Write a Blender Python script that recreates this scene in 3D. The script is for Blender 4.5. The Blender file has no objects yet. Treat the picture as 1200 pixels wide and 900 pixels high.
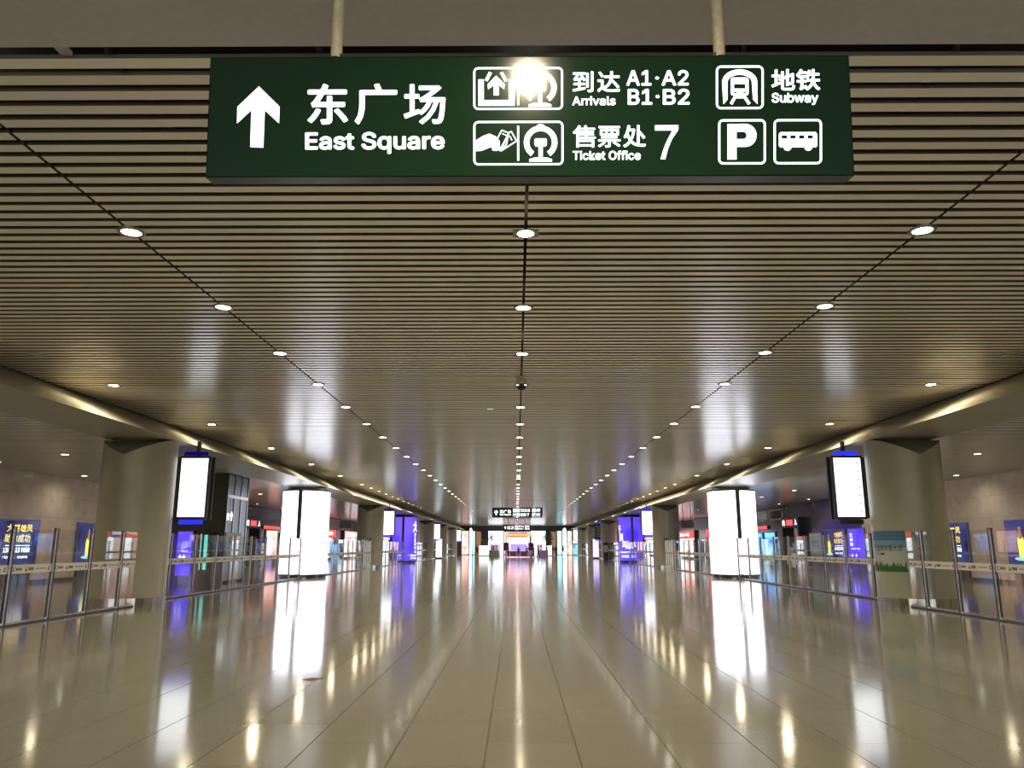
import bpy, bmesh, math, random
from mathutils import Vector, Matrix

random.seed(7)
SC = bpy.context.scene
COL = SC.collection
R = math.radians

# ------------------------------------------------------------------ camera
CAMX, CAMZ = -0.12, 1.6
PITCH = R(11.92)
cam_d = bpy.data.cameras.new('camera')
cam_d.lens = 27.0
cam_d.sensor_width = 36.0
cam_d.clip_end = 500
cam = bpy.data.objects.new('camera', cam_d)
COL.objects.link(cam)
cam.location = (CAMX, 0, CAMZ)
cam.rotation_euler = (math.pi / 2 + PITCH, 0, R(0.32))
SC.camera = cam

# ------------------------------------------------------------------ world, exposure
w = bpy.data.worlds.new('world')
SC.world = w
w.use_nodes = True
w.node_tree.nodes['Background'].inputs[0].default_value = (1.0, 0.97, 0.86, 1)
w.node_tree.nodes['Background'].inputs[1].default_value = 1.7
SC.view_settings.view_transform = 'Standard'
SC.view_settings.look = 'None'
SC.view_settings.exposure = 0.28
SC.view_settings.gamma = 1.0
SC.view_settings.use_curve_mapping = False
SC.cycles.max_bounces = 9
SC.cycles.diffuse_bounces = 5
SC.cycles.glossy_bounces = 5
SC.cycles.transparent_max_bounces = 40
SC.cycles.sample_clamp_indirect = 6.0
SC.cycles.caustics_reflective = True
SC.cycles.use_denoising = True

WARM = (1.0, 0.84, 0.55)
SOFT = (1.0, 0.95, 0.80)
SPOT_SEAM, SPOT_WARM, SPOT_EDGE, SPOT_AISLE = 240, 390, 150, 240

# ------------------------------------------------------------------ geometry constants
HC = 5.43            # slat ceiling
ZS = 4.64            # beam soffit
ZA = 4.80            # aisle ceiling
XW = 21.5            # aisle wall
YEND = 152.0
COLX, COLR = 11.17, 1.0
COLY = [22.5 + 18.3 * k for k in range(7)]
PITCH_S = 0.225


def at(px, py, Y):
    """world point seen at a given photo position and depth"""
    s, c = math.sin(PITCH), math.cos(PITCH)
    t = (450 - py) / 900
    Z = Y * (s + t * c) / (c - t * s)
    return Vector(((px - 605) / 900 * (Y * c + Z * s) + CAMX, Y, Z + CAMZ))


# ------------------------------------------------------------------ materials
MATS = {}


def pbr(name, col, rough=0.5, metal=0.0, spec=0.5, noise=None, bump=None, island=0.0, coat=0.0):
    if name in MATS:
        return MATS[name]
    m = bpy.data.materials.new(name)
    m.use_nodes = True
    nt = m.node_tree
    b = nt.nodes['Principled BSDF']
    b.inputs['Base Color'].default_value = (*col, 1)
    b.inputs['Roughness'].default_value = rough
    b.inputs['Metallic'].default_value = metal
    b.inputs['Specular IOR Level'].default_value = spec
    b.inputs['Coat Weight'].default_value = coat
    last = None
    if noise:
        sc, col2, fac = noise
        geo = nt.nodes.new('ShaderNodeNewGeometry')
        n = nt.nodes.new('ShaderNodeTexNoise')
        n.inputs['Scale'].default_value = sc
        n.inputs['Detail'].default_value = 5
        nt.links.new(geo.outputs['Position'], n.inputs['Vector'])
        mr = nt.nodes.new('ShaderNodeMapRange')
        mr.inputs[1].default_value, mr.inputs[2].default_value = 0.3, 0.7
        mr.inputs[4].default_value = fac
        nt.links.new(n.outputs['Fac'], mr.inputs[0])
        mx = nt.nodes.new('ShaderNodeMix')
        mx.data_type = 'RGBA'
        mx.inputs[6].default_value = (*col, 1)
        mx.inputs[7].default_value = (*col2, 1)
        nt.links.new(mr.outputs[0], mx.inputs[0])
        last = mx.outputs[2]
    if island:
        geo = nt.nodes.new('ShaderNodeNewGeometry')
        oi = nt.nodes.new('ShaderNodeObjectInfo')
        ad = nt.nodes.new('ShaderNodeMath')
        ad.operation = 'ADD'
        nt.links.new(geo.outputs['Random Per Island'], ad.inputs[0])
        nt.links.new(oi.outputs['Random'], ad.inputs[1])
        fr = nt.nodes.new('ShaderNodeMath')
        fr.operation = 'FRACT'
        nt.links.new(ad.outputs[0], fr.inputs[0])
        mr = nt.nodes.new('ShaderNodeMapRange')
        mr.inputs[3].default_value, mr.inputs[4].default_value = 1 - island, 1 + island
        nt.links.new(fr.outputs[0], mr.inputs[0])
        hs = nt.nodes.new('ShaderNodeHueSaturation')
        hs.inputs['Color'].default_value = (*col, 1)
        if last:
            nt.links.new(last, hs.inputs['Color'])
        nt.links.new(mr.outputs[0], hs.inputs['Value'])
        last = hs.outputs[0]
    if last:
        nt.links.new(last, b.inputs['Base Color'])
    if bump:
        sc, st = bump
        n = nt.nodes.new('ShaderNodeTexNoise')
        n.inputs['Scale'].default_value = sc
        geo = nt.nodes.new('ShaderNodeNewGeometry')
        nt.links.new(geo.outputs['Position'], n.inputs['Vector'])
        bp = nt.nodes.new('ShaderNodeBump')
        bp.inputs['Strength'].default_value = st
        bp.inputs['Distance'].default_value = 0.01
        nt.links.new(n.outputs['Fac'], bp.inputs['Height'])
        nt.links.new(bp.outputs[0], b.inputs['Normal'])
    MATS[name] = m
    return m


def emit(name, col, strength, pattern=None):
    """backlit sheet; pattern = (scale, second colour, stretch) gives a printed two-colour picture"""
    if name in MATS:
        return MATS[name]
    m = bpy.data.materials.new(name)
    m.use_nodes = True
    nt = m.node_tree
    nt.nodes.remove(nt.nodes['Principled BSDF'])
    e = nt.nodes.new('ShaderNodeEmission')
    e.inputs[0].default_value = (*col, 1)
    e.inputs[1].default_value = strength
    out = nt.nodes['Material Output']
    nt.links.new(e.outputs[0], out.inputs[0])
    if pattern:
        sc, cols = pattern
        geo = nt.nodes.new('ShaderNodeNewGeometry')
        n = nt.nodes.new('ShaderNodeTexVoronoi')
        n.inputs['Scale'].default_value = sc
        n.feature = 'SMOOTH_F1'
        nt.links.new(geo.outputs['Position'], n.inputs['Vector'])
        cr = nt.nodes.new('ShaderNodeValToRGB')
        el = cr.color_ramp.elements
        el[0].position, el[0].color = 0.1, (*cols[0], 1)
        el[1].position, el[1].color = 0.8, (*cols[-1], 1)
        for i, c in enumerate(cols[1:-1]):
            x = el.new(0.1 + 0.7 * (i + 1) / (len(cols) - 1))
            x.color = (*c, 1)
        cr.color_ramp.interpolation = 'EASE'
        nt.links.new(n.outputs['Distance'], cr.inputs[0])
        nt.links.new(cr.outputs[0], e.inputs[0])
    MATS[name] = m
    return m


def glass_mat(name, tint, gloss=0.9):
    m = bpy.data.materials.new(name)
    m.use_nodes = True
    nt = m.node_tree
    nt.nodes.remove(nt.nodes['Principled BSDF'])
    t = nt.nodes.new('ShaderNodeBsdfTransparent')
    t.inputs[0].default_value = (*tint, 1)
    g = nt.nodes.new('ShaderNodeBsdfGlossy')
    g.inputs['Roughness'].default_value = 0.02
    g.inputs[0].default_value = (gloss, gloss, gloss, 1)
    f = nt.nodes.new('ShaderNodeFresnel')
    gm = nt.nodes.new('ShaderNodeNewGeometry')
    io = nt.nodes.new('ShaderNodeMapRange')
    io.inputs[3].default_value, io.inputs[4].default_value = 1.5, 1 / 1.5
    nt.links.new(gm.outputs['Backfacing'], io.inputs[0])
    nt.links.new(io.outputs[0], f.inputs[0])
    mx = nt.nodes.new('ShaderNodeMixShader')
    nt.links.new(f.outputs[0], mx.inputs[0])
    nt.links.new(t.outputs[0], mx.inputs[1])
    nt.links.new(g.outputs[0], mx.inputs[2])
    nt.links.new(mx.outputs[0], nt.nodes['Material Output'].inputs[0])
    MATS[name] = m
    return m


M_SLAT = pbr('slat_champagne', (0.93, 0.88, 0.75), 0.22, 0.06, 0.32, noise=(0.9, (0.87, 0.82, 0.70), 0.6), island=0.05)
M_SLATSIDE = pbr('slat_side_shade', (0.11, 0.10, 0.085), 0.45, 0.1)  # slat sides coloured dark to paint in the shade of the gaps
M_PLENUM = pbr('plenum_black', (0.012, 0.011, 0.010), 0.9)
M_TILE = pbr('granite_tile', (0.215, 0.198, 0.150), 0.10, 0, 0.5, noise=(60, (0.165, 0.152, 0.113), 0.8), island=0.05)
M_GROUT = pbr('grout', (0.06, 0.05, 0.04), 0.8)
M_BEAM = pbr('beam_aluminium', (0.42, 0.40, 0.32), 0.42, 0.1, 0.5, noise=(0.7, (0.35, 0.33, 0.26), 0.7))
M_COLUMN = pbr('column_cladding', (0.40, 0.38, 0.275), 0.42, 0.2, 0.5, noise=(1.6, (0.36, 0.33, 0.25), 0.8))
M_STEEL = pbr('brushed_steel', (0.62, 0.60, 0.57), 0.22, 1.0)
M_DARKSTEEL = pbr('dark_bronze_steel', (0.10, 0.09, 0.085), 0.3, 0.8)
M_SOFFIT = pbr('grey_soffit', (0.54, 0.53, 0.56), 0.6, 0.0, noise=(14, (0.47, 0.46, 0.47), 0.6))
M_MARBLE = pbr('pink_marble', (0.54, 0.44, 0.345), 0.12, 0, 0.5, noise=(2.2, (0.45, 0.36, 0.28), 0.9), island=0.05)
M_DARKSTONE = pbr('dark_stone', (0.075, 0.062, 0.068), 0.14, 0, 0.5, island=0.12)
M_JOINT = pbr('joint_dark', (0.05, 0.045, 0.04), 0.9)  # dark backing visible in the joints between wall panels
M_GREEN = pbr('sign_green', (0.006, 0.030, 0.012), 0.14, 0, 0.5)
M_GREENSIDE = pbr('sign_dark_side', (0.022, 0.026, 0.022), 0.4)
M_POLE = pbr('cream_painted_pole', (0.72, 0.64, 0.46), 0.45, 0, 0.5, noise=(22, (0.50, 0.42, 0.28), 0.8))
M_BLACK = pbr('black_plastic', (0.012, 0.012, 0.013), 0.3)
M_BAND = pbr('banner_film', (0.80, 0.73, 0.63), 0.5)
M_INK = pbr('banner_ink', (0.05, 0.035, 0.03), 0.6)
M_RING = pbr('lamp_ring', (0.30, 0.28, 0.24), 0.35, 0.6)
M_DIM = pbr('unlit_lens', (0.42, 0.40, 0.34), 0.3)
M_SKIN = pbr('skin', (0.50, 0.33, 0.24), 0.6)
M_HAIR = pbr('hair_black', (0.015, 0.012, 0.011), 0.6)
M_GLASS = glass_mat('barrier_glass', (0.97, 0.98, 0.97))
M_GLASS2 = glass_mat('shaft_glass', (0.45, 0.52, 0.53))

E_WHITE = emit('letter_white', (0.95, 1.0, 1.0), 2.2)
E_BOX = emit('lightbox_white', (0.86, 0.88, 1.0), 4.0)
E_SCREEN = emit('screen_white', (0.93, 0.97, 1.0), 1.8)
E_LENS = emit('lens_soft', SOFT, 16)
E_WARM = emit('lens_warm', WARM, 45)
E_LENSFAR = emit('lens_far', SOFT, 12)
E_BLUE = emit('ticker_blue', (0.02, 0.03, 1.0), 1.2)
E_BLUEDIM = emit('ticker_blue_dim', (0.02, 0.01, 0.5), 0.22)
E_PURPLE = emit('purple_print', (0.12, 0.06, 1.0), 0.95, (0.55, [(0.07, 0.03, 0.95), (0.2, 0.12, 1.0)]))
E_POSTER = emit('poster_night_blue', (0.05, 0.06, 0.28), 0.45, (0.8, [(0.035, 0.04, 0.13), (0.09, 0.10, 0.34), (0.2, 0.22, 0.5)]))
E_YELLOW = emit('poster_yellow', (1.0, 0.72, 0.12), 1.3)
E_RED = emit('led_red', (1.0, 0.06, 0.05), 2.2)
E_PINK = emit('pink_glow', (1.0, 0.35, 0.36), 1.8)
E_ORANGE = emit('orange_glow', (1.0, 0.27, 0.08), 2.0)
E_CYAN = emit('cyan_glow', (0.35, 0.85, 1.0), 2.2)
E_TEAL = emit('teal_glow', (0.20, 0.75, 0.65), 1.0)
E_SHOP = emit('shop_white', (0.92, 0.95, 1.0), 4.0, (0.35, [(1, 1, 1), (0.8, 0.9, 1.0), (1, 0.85, 0.9)]))
E_BLUES = emit('blue_print', (0.1, 0.35, 1.0), 1.7, (1.2, [(0.05, 0.12, 0.8), (0.15, 0.5, 1.0), (0.7, 0.9, 1.0)]))
E_REDP = emit('red_print', (1.0, 0.35, 0.25), 1.8, (1.5, [(1.0, 0.9, 0.85), (1.0, 0.55, 0.4), (0.9, 0.2, 0.3)]))
E_GREYP = emit('grey_green_print', (0.38, 0.45, 0.40), 0.35)


# ------------------------------------------------------------------ mesh helpers
class MB:
    def __init__(self):
        self.v, self.f, self.mi = [], [], []

    def quad(self, pts, mi=0):
        n = len(self.v)
        self.v += [tuple(p) for p in pts]
        self.f.append(tuple(range(n, n + len(pts))))
        self.mi.append(mi)
        return self

    def box(self, x0, y0, z0, x1, y1, z1, mi=0, skip=(), side=None):
        x0, x1 = min(x0, x1), max(x0, x1)
        y0, y1 = min(y0, y1), max(y0, y1)
        z0, z1 = min(z0, z1), max(z0, z1)
        n = len(self.v)
        self.v += [(x0, y0, z0), (x1, y0, z0), (x1, y1, z0), (x0, y1, z0), (x0, y0, z1), (x1, y0, z1), (x1, y1, z1), (x0, y1, z1)]
        F = {'bot': (0, 3, 2, 1), 'top': (4, 5, 6, 7), 'y0': (0, 1, 5, 4), 'x1': (1, 2, 6, 5), 'y1': (2, 3, 7, 6), 'x0': (3, 0, 4, 7)}
        for k, q in F.items():
            if k not in skip:
                self.f.append(tuple(n + i for i in q))
                self.mi.append(mi if side is None or k == 'bot' else side)
        return self

    def cyl(self, cx, cy, z0, z1, r0, r1=None, n=24, mi=0, caps=True, axis='z'):
        r1 = r0 if r1 is None else r1
        s = len(self.v)
        for z, r in ((z0, r0), (z1, r1)):
            for i in range(n):
                a = 2 * math.pi * i / n
                p = (cx + r * math.cos(a), cy + r * math.sin(a), z)
                if axis == 'y':
                    p = (cx + r * math.cos(a), z, cy + r * math.sin(a))
                self.v.append(p)
        for i in range(n):
            j = (i + 1) % n
            self.f.append((s + i, s + j, s + n + j, s + n + i))
            self.mi.append(mi)
        if caps:
            self.f.append(tuple(s + i for i in reversed(range(n))))
            self.f.append(tuple(s + n + i for i in range(n)))
            self.mi += [mi, mi]
        return self

    def lathe(self, prof, n=24, cx=0, cy=0, mi=0):
        s = len(self.v)
        for r, z in prof:
            for i in range(n):
                a = 2 * math.pi * i / n
                self.v.append((cx + r * math.cos(a), cy + r * math.sin(a), z))
        for k in range(len(prof) - 1):
            for i in range(n):
                j = (i + 1) % n
                self.f.append((s + k * n + i, s + k * n + j, s + (k + 1) * n + j, s + (k + 1) * n + i))
                self.mi.append(mi)
        return self

    def data(self, name, mats):
        me = bpy.data.meshes.new(name)
        me.from_pydata(self.v, [], self.f)
        for m in (mats if isinstance(mats, (list, tuple)) else [mats]):
            me.materials.append(m)
        me.polygons.foreach_set('material_index', self.mi)
        me.update()
        return me

    def build(self, name, mats, parent=None, smooth=False, loc=None):
        me = self.data(name, mats)
        o = link(name, me, parent, loc)
        if smooth:
            me.shade_smooth() if smooth is True else None
            if smooth == 'auto':
                me.shade_smooth()
                me.set_sharp_from_angle(angle=R(35))
        return o


def link(name, me, parent=None, loc=None):
    o = bpy.data.objects.new(name, me)
    COL.objects.link(o)
    if parent:
        o.parent = parent
    if loc is not None:
        o.location = loc
    return o


def empty(name, loc=(0, 0, 0), label=None, cat=None, group=None, kind=None, rz=0):
    o = bpy.data.objects.new(name, None)
    COL.objects.link(o)
    o.location = loc
    o.rotation_euler = (0, 0, rz)
    tag(o, label, cat, group, kind)
    return o


def tag(o, label=None, cat=None, group=None, kind=None):
    for k, v in (('label', label), ('category', cat), ('group', group), ('kind', kind)):
        if v:
            o[k] = v
    return o


def struct(o, label=None):
    o['kind'] = 'structure'
    if label:
        o['label'] = label
    return o


ORD = ['first', 'second', 'third', 'fourth', 'fifth', 'sixth', 'seventh', 'eighth', 'ninth', 'tenth', 'eleventh', 'twelfth']


def nth(i):
    if i < 12:
        return ORD[i]
    n = i + 1
    return '%d%s' % (n, 'th' if 10 <= n % 100 <= 20 else {1: 'st', 2: 'nd', 3: 'rd'}.get(n % 10, 'th'))


def copy_tree(o, parent=None):
    c = o.copy()
    COL.objects.link(c)
    c.parent = parent
    for ch in list(KIDS.get(o.name, o.children)):
        copy_tree(ch, c)
    return c


KIDS = {}

# text ---------------------------------------------------------------
TXT = {}
try:
    import os
    FONT = bpy.data.fonts.load(os.path.join(bpy.utils.resource_path('LOCAL'), 'datafiles', 'fonts', 'Inter.woff2'))
except Exception:
    FONT = None


def text_geo(s, bold):
    key = (s, bold)
    if key in TXT:
        return TXT[key]
    cu = bpy.data.curves.new('txt', 'FONT')
    cu.body = s
    if FONT and s.isascii():
        cu.font = FONT
    cu.resolution_u = 3
    ob = bpy.data.objects.new('txt', cu)
    COL.objects.link(ob)
    dg = bpy.context.evaluated_depsgraph_get()
    me = ob.evaluated_get(dg).to_mesh()
    vs = [(v.co.x, v.co.y) for v in me.vertices]
    fs = [tuple(p.vertices) for p in me.polygons]
    ob.evaluated_get(dg).to_mesh_clear()
    bpy.data.objects.remove(ob)
    bpy.data.curves.remove(cu)
    if bold and vs:
        base_v, base_f = vs, fs
        vs, fs = list(base_v), list(base_f)
        for q in range(8):
            a = math.pi * q / 4
            n0 = len(vs)
            vs += [(x + bold * math.cos(a), y + bold * math.sin(a)) for x, y in base_v]
            fs += [tuple(n0 + i for i in f) for f in base_f]
    if vs:
        x0, x1 = min(v[0] for v in vs), max(v[0] for v in vs)
        y0, y1 = min(v[1] for v in vs), max(v[1] for v in vs)
        vs = [((x - x0) / max(x1 - x0, 1e-6), (y - y0) / max(y1 - y0, 1e-6)) for x, y in vs]
    TXT[key] = (vs, fs)
    return TXT[key]


def text_to(mb, s, box, fn, bold=0.0, mi=0):
    """box = (u0, v0, u1, v1) : left, bottom, right, top in the sheet's own coordinates"""
    vs, fs = text_geo(s, bold)
    n = len(mb.v)
    u0, v0, u1, v1 = box
    mb.v += [tuple(fn(u0 + x * (u1 - u0), v0 + y * (v1 - v0))) for x, y in vs]
    for f in fs:
        mb.f.append(tuple(n + i for i in f))
        mb.mi.append(mi)


def sheet(O, U, N):
    """flat sheet: origin O, reading direction U, facing N; returns fn(u, v, off)"""
    O, U, N = Vector(O), Vector(U).normalized(), Vector(N).normalized()
    return lambda u, v, off=0.004: O + U * u + Vector((0, 0, v)) + N * off


def poly_to(mb, pts, fn, mi=0):
    mb.quad([fn(*p) for p in pts], mi)


def rrect_ring(mb, x0, y0, x1, y1, r, t, fn, mi=0, n=5):
    def ring(x0, y0, x1, y1, r):
        out = []
        for cx, cy, a0 in ((x1 - r, y1 - r, 0), (x0 + r, y1 - r, 90), (x0 + r, y0 + r, 180), (x1 - r, y0 + r, 270)):
            for k in range(n + 1):
                a = R(a0 + 90 * k / n)
                out.append((cx + r * math.cos(a), cy + r * math.sin(a)))
        return out
    A = ring(x0, y0, x1, y1, r)
    B = ring(x0 + t, y0 + t, x1 - t, y1 - t, max(r - t, 0.01))
    L = len(A)
    for i in range(L):
        j = (i + 1) % L
        mb.quad([fn(*A[i]), fn(*A[j]), fn(*B[j]), fn(*B[i])], mi)


def spot(name, loc, energy, color, size=150, blend=0.8, parent=None, radius=0.09):
    l = bpy.data.lights.new(name, 'SPOT')
    l.energy = energy
    l.color = color
    l.spot_size = R(size)
    l.spot_blend = 0.35 if size == 172 else blend
    l.shadow_soft_size = radius
    o = bpy.data.objects.new(name, l)
    COL.objects.link(o)
    o.location = loc
    if parent:
        o.parent = parent
    return o


# ================================================================== FLOOR
TW, TL = 0.73, 1.36
floor = MB().box(-XW - 0.3, -12, -0.3, XW + 0.3, YEND + 1, -0.006).build('floor', M_GROUT)
struct(floor, 'polished beige granite tile floor of the long concourse')
tile_me = MB().box(-TW / 2 + 0.0048, -TL / 2 + 0.0025, -0.02, TW / 2 - 0.0048, TL / 2 - 0.0025, 0, skip=('bot',)).data('tile', M_TILE)
cands, rest = [], []
nc = int(XW / TW)
for c in range(-nc, nc + 1):
    off = TL / 2 if c % 2 else 0
    r = 0
    y = -11.5 + off
    while y < YEND:
        x = c * TW
        d = 0.978 * y - 0.33
        vis = y > 5.6 and abs(x) < 0.69 * d + 0.5
        (cands if vis and y < 24 and abs(x) < 12 else rest).append((x, y))
        y += TL
cands.sort(key=lambda p: p[1] + abs(p[0]) * 0.15)
for x, y in cands[:296]:
    link('tile', tile_me, floor, (x, y, 0))
rest += cands[296:]
mb = MB()
for x, y in rest:
    mb.box(x - TW / 2 + 0.0048, y - TL / 2 + 0.0025, -0.02, x + TW / 2 - 0.0048, y + TL / 2 - 0.0025, 0, skip=('bot',))
o = mb.build('tile_field', M_TILE, floor)
o['kind'] = 'stuff'

# ================================================================== CEILING
SEAM = 4.91
BX = 11.35
ceil_ = MB().box(-BX - 0.2, 5.42, HC + 0.35, BX + 0.2, YEND + 1, HC + 0.45).build('ceiling', M_PLENUM)
struct(ceil_, 'long ceiling of narrow champagne metal slats')
SEG = [(-BX, -SEAM - 0.02), (-SEAM + 0.02, -0.02), (0.02, SEAM - 0.02), (SEAM + 0.02, BX)]
SW, SH = 0.132, 0.04
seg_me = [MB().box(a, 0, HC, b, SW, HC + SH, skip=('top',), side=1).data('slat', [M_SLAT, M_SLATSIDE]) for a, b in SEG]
Y0 = 5.475
nrow = int((YEND - Y0) / PITCH_S)
mb = MB()
jit = random.Random(3)
for i in range(nrow):
    y = Y0 + i * PITCH_S
    if abs(y - 66.2) < 0.18 or abs(y - 108) < 0.18:
        continue
    for k, (a, b) in enumerate(SEG):
        if i < 72:
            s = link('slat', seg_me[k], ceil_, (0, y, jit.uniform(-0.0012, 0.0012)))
        else:
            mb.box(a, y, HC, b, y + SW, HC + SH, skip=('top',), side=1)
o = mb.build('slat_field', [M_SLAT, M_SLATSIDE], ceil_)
o['kind'] = 'stuff'
# carrier rails above the slats
mb = MB()
for x in (-9.5, -8, -6.3, -3.4, -1.7, 1.7, 3.4, 6.3, 8, 9.5):
    mb.box(x - 0.02, 5.45, HC + SH + 0.003, x + 0.02, YEND, HC + SH + 0.05)
mb.build('carrier_rail', M_DARKSTEEL, ceil_)

# near plain soffit over the camera
s = MB().box(-BX - 0.6, -12, HC, BX + 0.6, 5.33, HC + 0.4).build('ceiling_near', M_SOFFIT)
struct(s, 'plain grey soffit panel above the hanging green sign')
mb = MB()
for x in (-3.73,):
    mb.box(x - 0.045, 5.33, HC + 0.03, x + 0.045, 5.475, HC + 0.06)
mb.build('slot_bracket', M_SOFFIT, s)

# ================================================================== BEAMS
JOINTS = [-12, 4.2, 25.3, 46.8, 67.8, 89, 110, 131, YEND]
for side, sx in (('left', -1), ('right', 1)):
    b = MB().box(sx * 11.42, -12, ZS + 0.1, sx * 11.7, YEND, HC + 0.3).build('beam_' + side, M_PLENUM)
    struct(b, 'metal clad beam along the %s column row' % side)
    for k in range(len(JOINTS) - 1):
        y0, y1 = JOINTS[k] + 0.018, JOINTS[k + 1] - 0.018
        prof = [(11.36, HC + 0.02), (11.30, HC - 0.03), (10.95, ZS + 0.53), (10.60, ZS + 0.335), (10.28, ZS + 0.16), (10.06, ZS + 0.035), (10.0, ZS), (12.0, ZS), (12.02, ZS + 0.04), (12.02, ZA + 0.05)]
        m = MB()
        n = len(prof)
        for yy in (y0, y1):
            for (x, z) in prof:
                m.v.append((sx * x, yy, z))
        for i in range(n - 1):
            f = (i, i + 1, n + i + 1, n + i)
            m.f.append(f if sx < 0 else f[::-1])
            m.mi.append(0)
        m.quad([(sx * 11.36, y0, HC + 0.02)] + [(sx * x, y0, z) for x, z in prof[1:]])
        m.quad([(sx * x, y1, z) for x, z in prof])
        p = m.build('cladding_panel', M_BEAM, b, smooth='auto')
    MB().box(sx * 11.26, 5.45, HC - 0.012, sx * 11.35, YEND, HC + 0.03).build('shadow_gap_strip', M_BLACK, b)  # black strip painting the dark shadow line where slats meet beam
    # aisle ceiling
    a = MB().box(sx * 11.8, -12, ZA + 0.2, sx * (XW + 0.3), YEND, ZA + 0.3).build('ceiling_' + side, M_PLENUM)
    struct(a, 'slatted ceiling over the %s side aisle' % side)
    m = MB()
    y = -2
    while y < YEND - 0.3:
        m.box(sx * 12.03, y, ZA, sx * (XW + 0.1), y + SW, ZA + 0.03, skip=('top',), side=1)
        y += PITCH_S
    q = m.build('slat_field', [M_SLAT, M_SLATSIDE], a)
    q['kind'] = 'stuff'

# ================================================================== WALLS
for side, sx in (('left', -1), ('right', 1)):
    wl = MB().box(sx * (XW + 0.05), -12, 0, sx * (XW + 0.35), YEND, ZA + 0.3).build('wall_' + side, M_JOINT)
    struct(wl, 'stone panelled wall of the %s aisle' % side)
    PW, PH = 1.5, 0.96
    pm = MB().box(0, 0.003, 0.003, sx * 0.05, PW - 0.003, PH - 0.003).data('wall_panel', M_MARBLE)
    rowm = MB()
    for i in range(int((YEND - 10) / PW)):
        y = 10 + i * PW
        for r in range(5):
            if 24 <= y < 48:
                link('panel', pm, wl, (sx * XW, y, r * PH))
            elif y < 48:
                rowm.box(sx * XW, y + 0.003, r * PH + 0.003, sx * (XW + 0.05), y + PW - 0.003, (r + 1) * PH - 0.003)
            else:
                rowm.box(sx * XW, y + 0.003, r * PH + 0.003, sx * (XW + 0.05), y + PW - 0.003, (r + 1) * PH - 0.003, mi=1)
    o = rowm.build('panel_field', [M_MARBLE, M_DARKSTONE], wl)
    o['kind'] = 'stuff'
    # skirting and bench line
    bs = MB().box(sx * XW, 10, 0, sx * (XW - 0.03), YEND, 0.15).build('baseboard_' + side, M_DARKSTEEL)
    struct(bs)

# header and end wall
o = MB().box(-XW, YEND - 0.2, 4.75, XW, YEND + 0.2, HC + 0.4).build('trim_1', M_DARKSTONE)
struct(o, 'dark header band across the far end of the ceiling')
o = MB().box(-XW, YEND + 6, -0.1, XW, YEND + 6.3, HC + 0.4).build('wall_far', M_DARKSTONE)
struct(o)
o = MB().box(-XW - 0.3, YEND + 1, -0.3, XW + 0.3, YEND + 6.3, -0.001).build('floor_far', M_TILE)
struct(o)
o = MB().box(-XW - 0.3, YEND + 0.2, 4.9, XW + 0.3, YEND + 6.3, 5.0).build('ceiling_far', M_SOFFIT)
struct(o)

# ================================================================== COLUMNS


def column_mesh(sx):
    n = 72
    m = MB()
    r = COLR

    def ztop(x):
        return ZS - 0.52 * max(0.0, 1 - abs(x) / r) ** 0.9
    for ring in range(2):
        for i in range(n):
            a = 2 * math.pi * i / n
            x, y = r * math.cos(a), r * math.sin(a)
            m.v.append((x, y, 0.0 if ring == 0 else ztop(x)))
    for i in range(n):
        j = (i + 1) % n
        m.f.append((i, j, n + j, n + i))
        m.mi.append(0)
    s = len(m.v)
    for i in range(n):
        m.v.append((m.v[i][0], 0.0, ZS))
    for i in range(n):
        j = (i + 1) % n
        m.f.append((n + i, n + j, s + j, s + i))
        m.mi.append(0)
    return m


col_objs = {}
for side, sx in (('left', -1), ('right', 1)):
    for k, cy in enumerate(COLY):
        c = column_mesh(sx).build('column', M_COLUMN, smooth='auto', loc=(sx * COLX, cy, 0))
        struct(c, '%s round metal clad column of the %s row, counted from the near end' % (nth(k), side))
        c['category'] = 'column'
        m = MB()
        N = 28
        for i in range(N):   # kick band of separate steel sheets
            a0, a1 = 2 * math.pi * i / N + 0.01, 2 * math.pi * (i + 1) / N - 0.01
            rr = COLR + 0.012
            p = [(rr * math.cos(a0), rr * math.sin(a0)), (rr * math.cos(a1), rr * math.sin(a1))]
            m.quad([(p[0][0], p[0][1], 0.0), (p[1][0], p[1][1], 0.0), (p[1][0], p[1][1], 0.2), (p[0][0], p[0][1], 0.2)])
            q = (rr - 0.012) / rr
            m.quad([(p[0][0], p[0][1], 0.2), (p[1][0], p[1][1], 0.2), (p[1][0] * q, p[1][1] * q, 0.2), (p[0][0] * q, p[0][1] * q, 0.2)])
        m.build('kick_band', M_STEEL, c)
        col_objs[(sx, k)] = c

# ------------------------------------------------ lightboxes around even columns


def arc_panel(mb, r, a0, a1, z0, z1, n=14, mi=0):
    for i in range(n):
        b0, b1 = a0 + (a1 - a0) * i / n, a0 + (a1 - a0) * (i + 1) / n
        mb.quad([(r * math.cos(b0), r * math.sin(b0), z0), (r * math.cos(b1), r * math.sin(b1), z0),
                 (r * math.cos(b1), r * math.sin(b1), z1), (r * math.cos(b0), r * math.sin(b0), z1)], mi)


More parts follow.
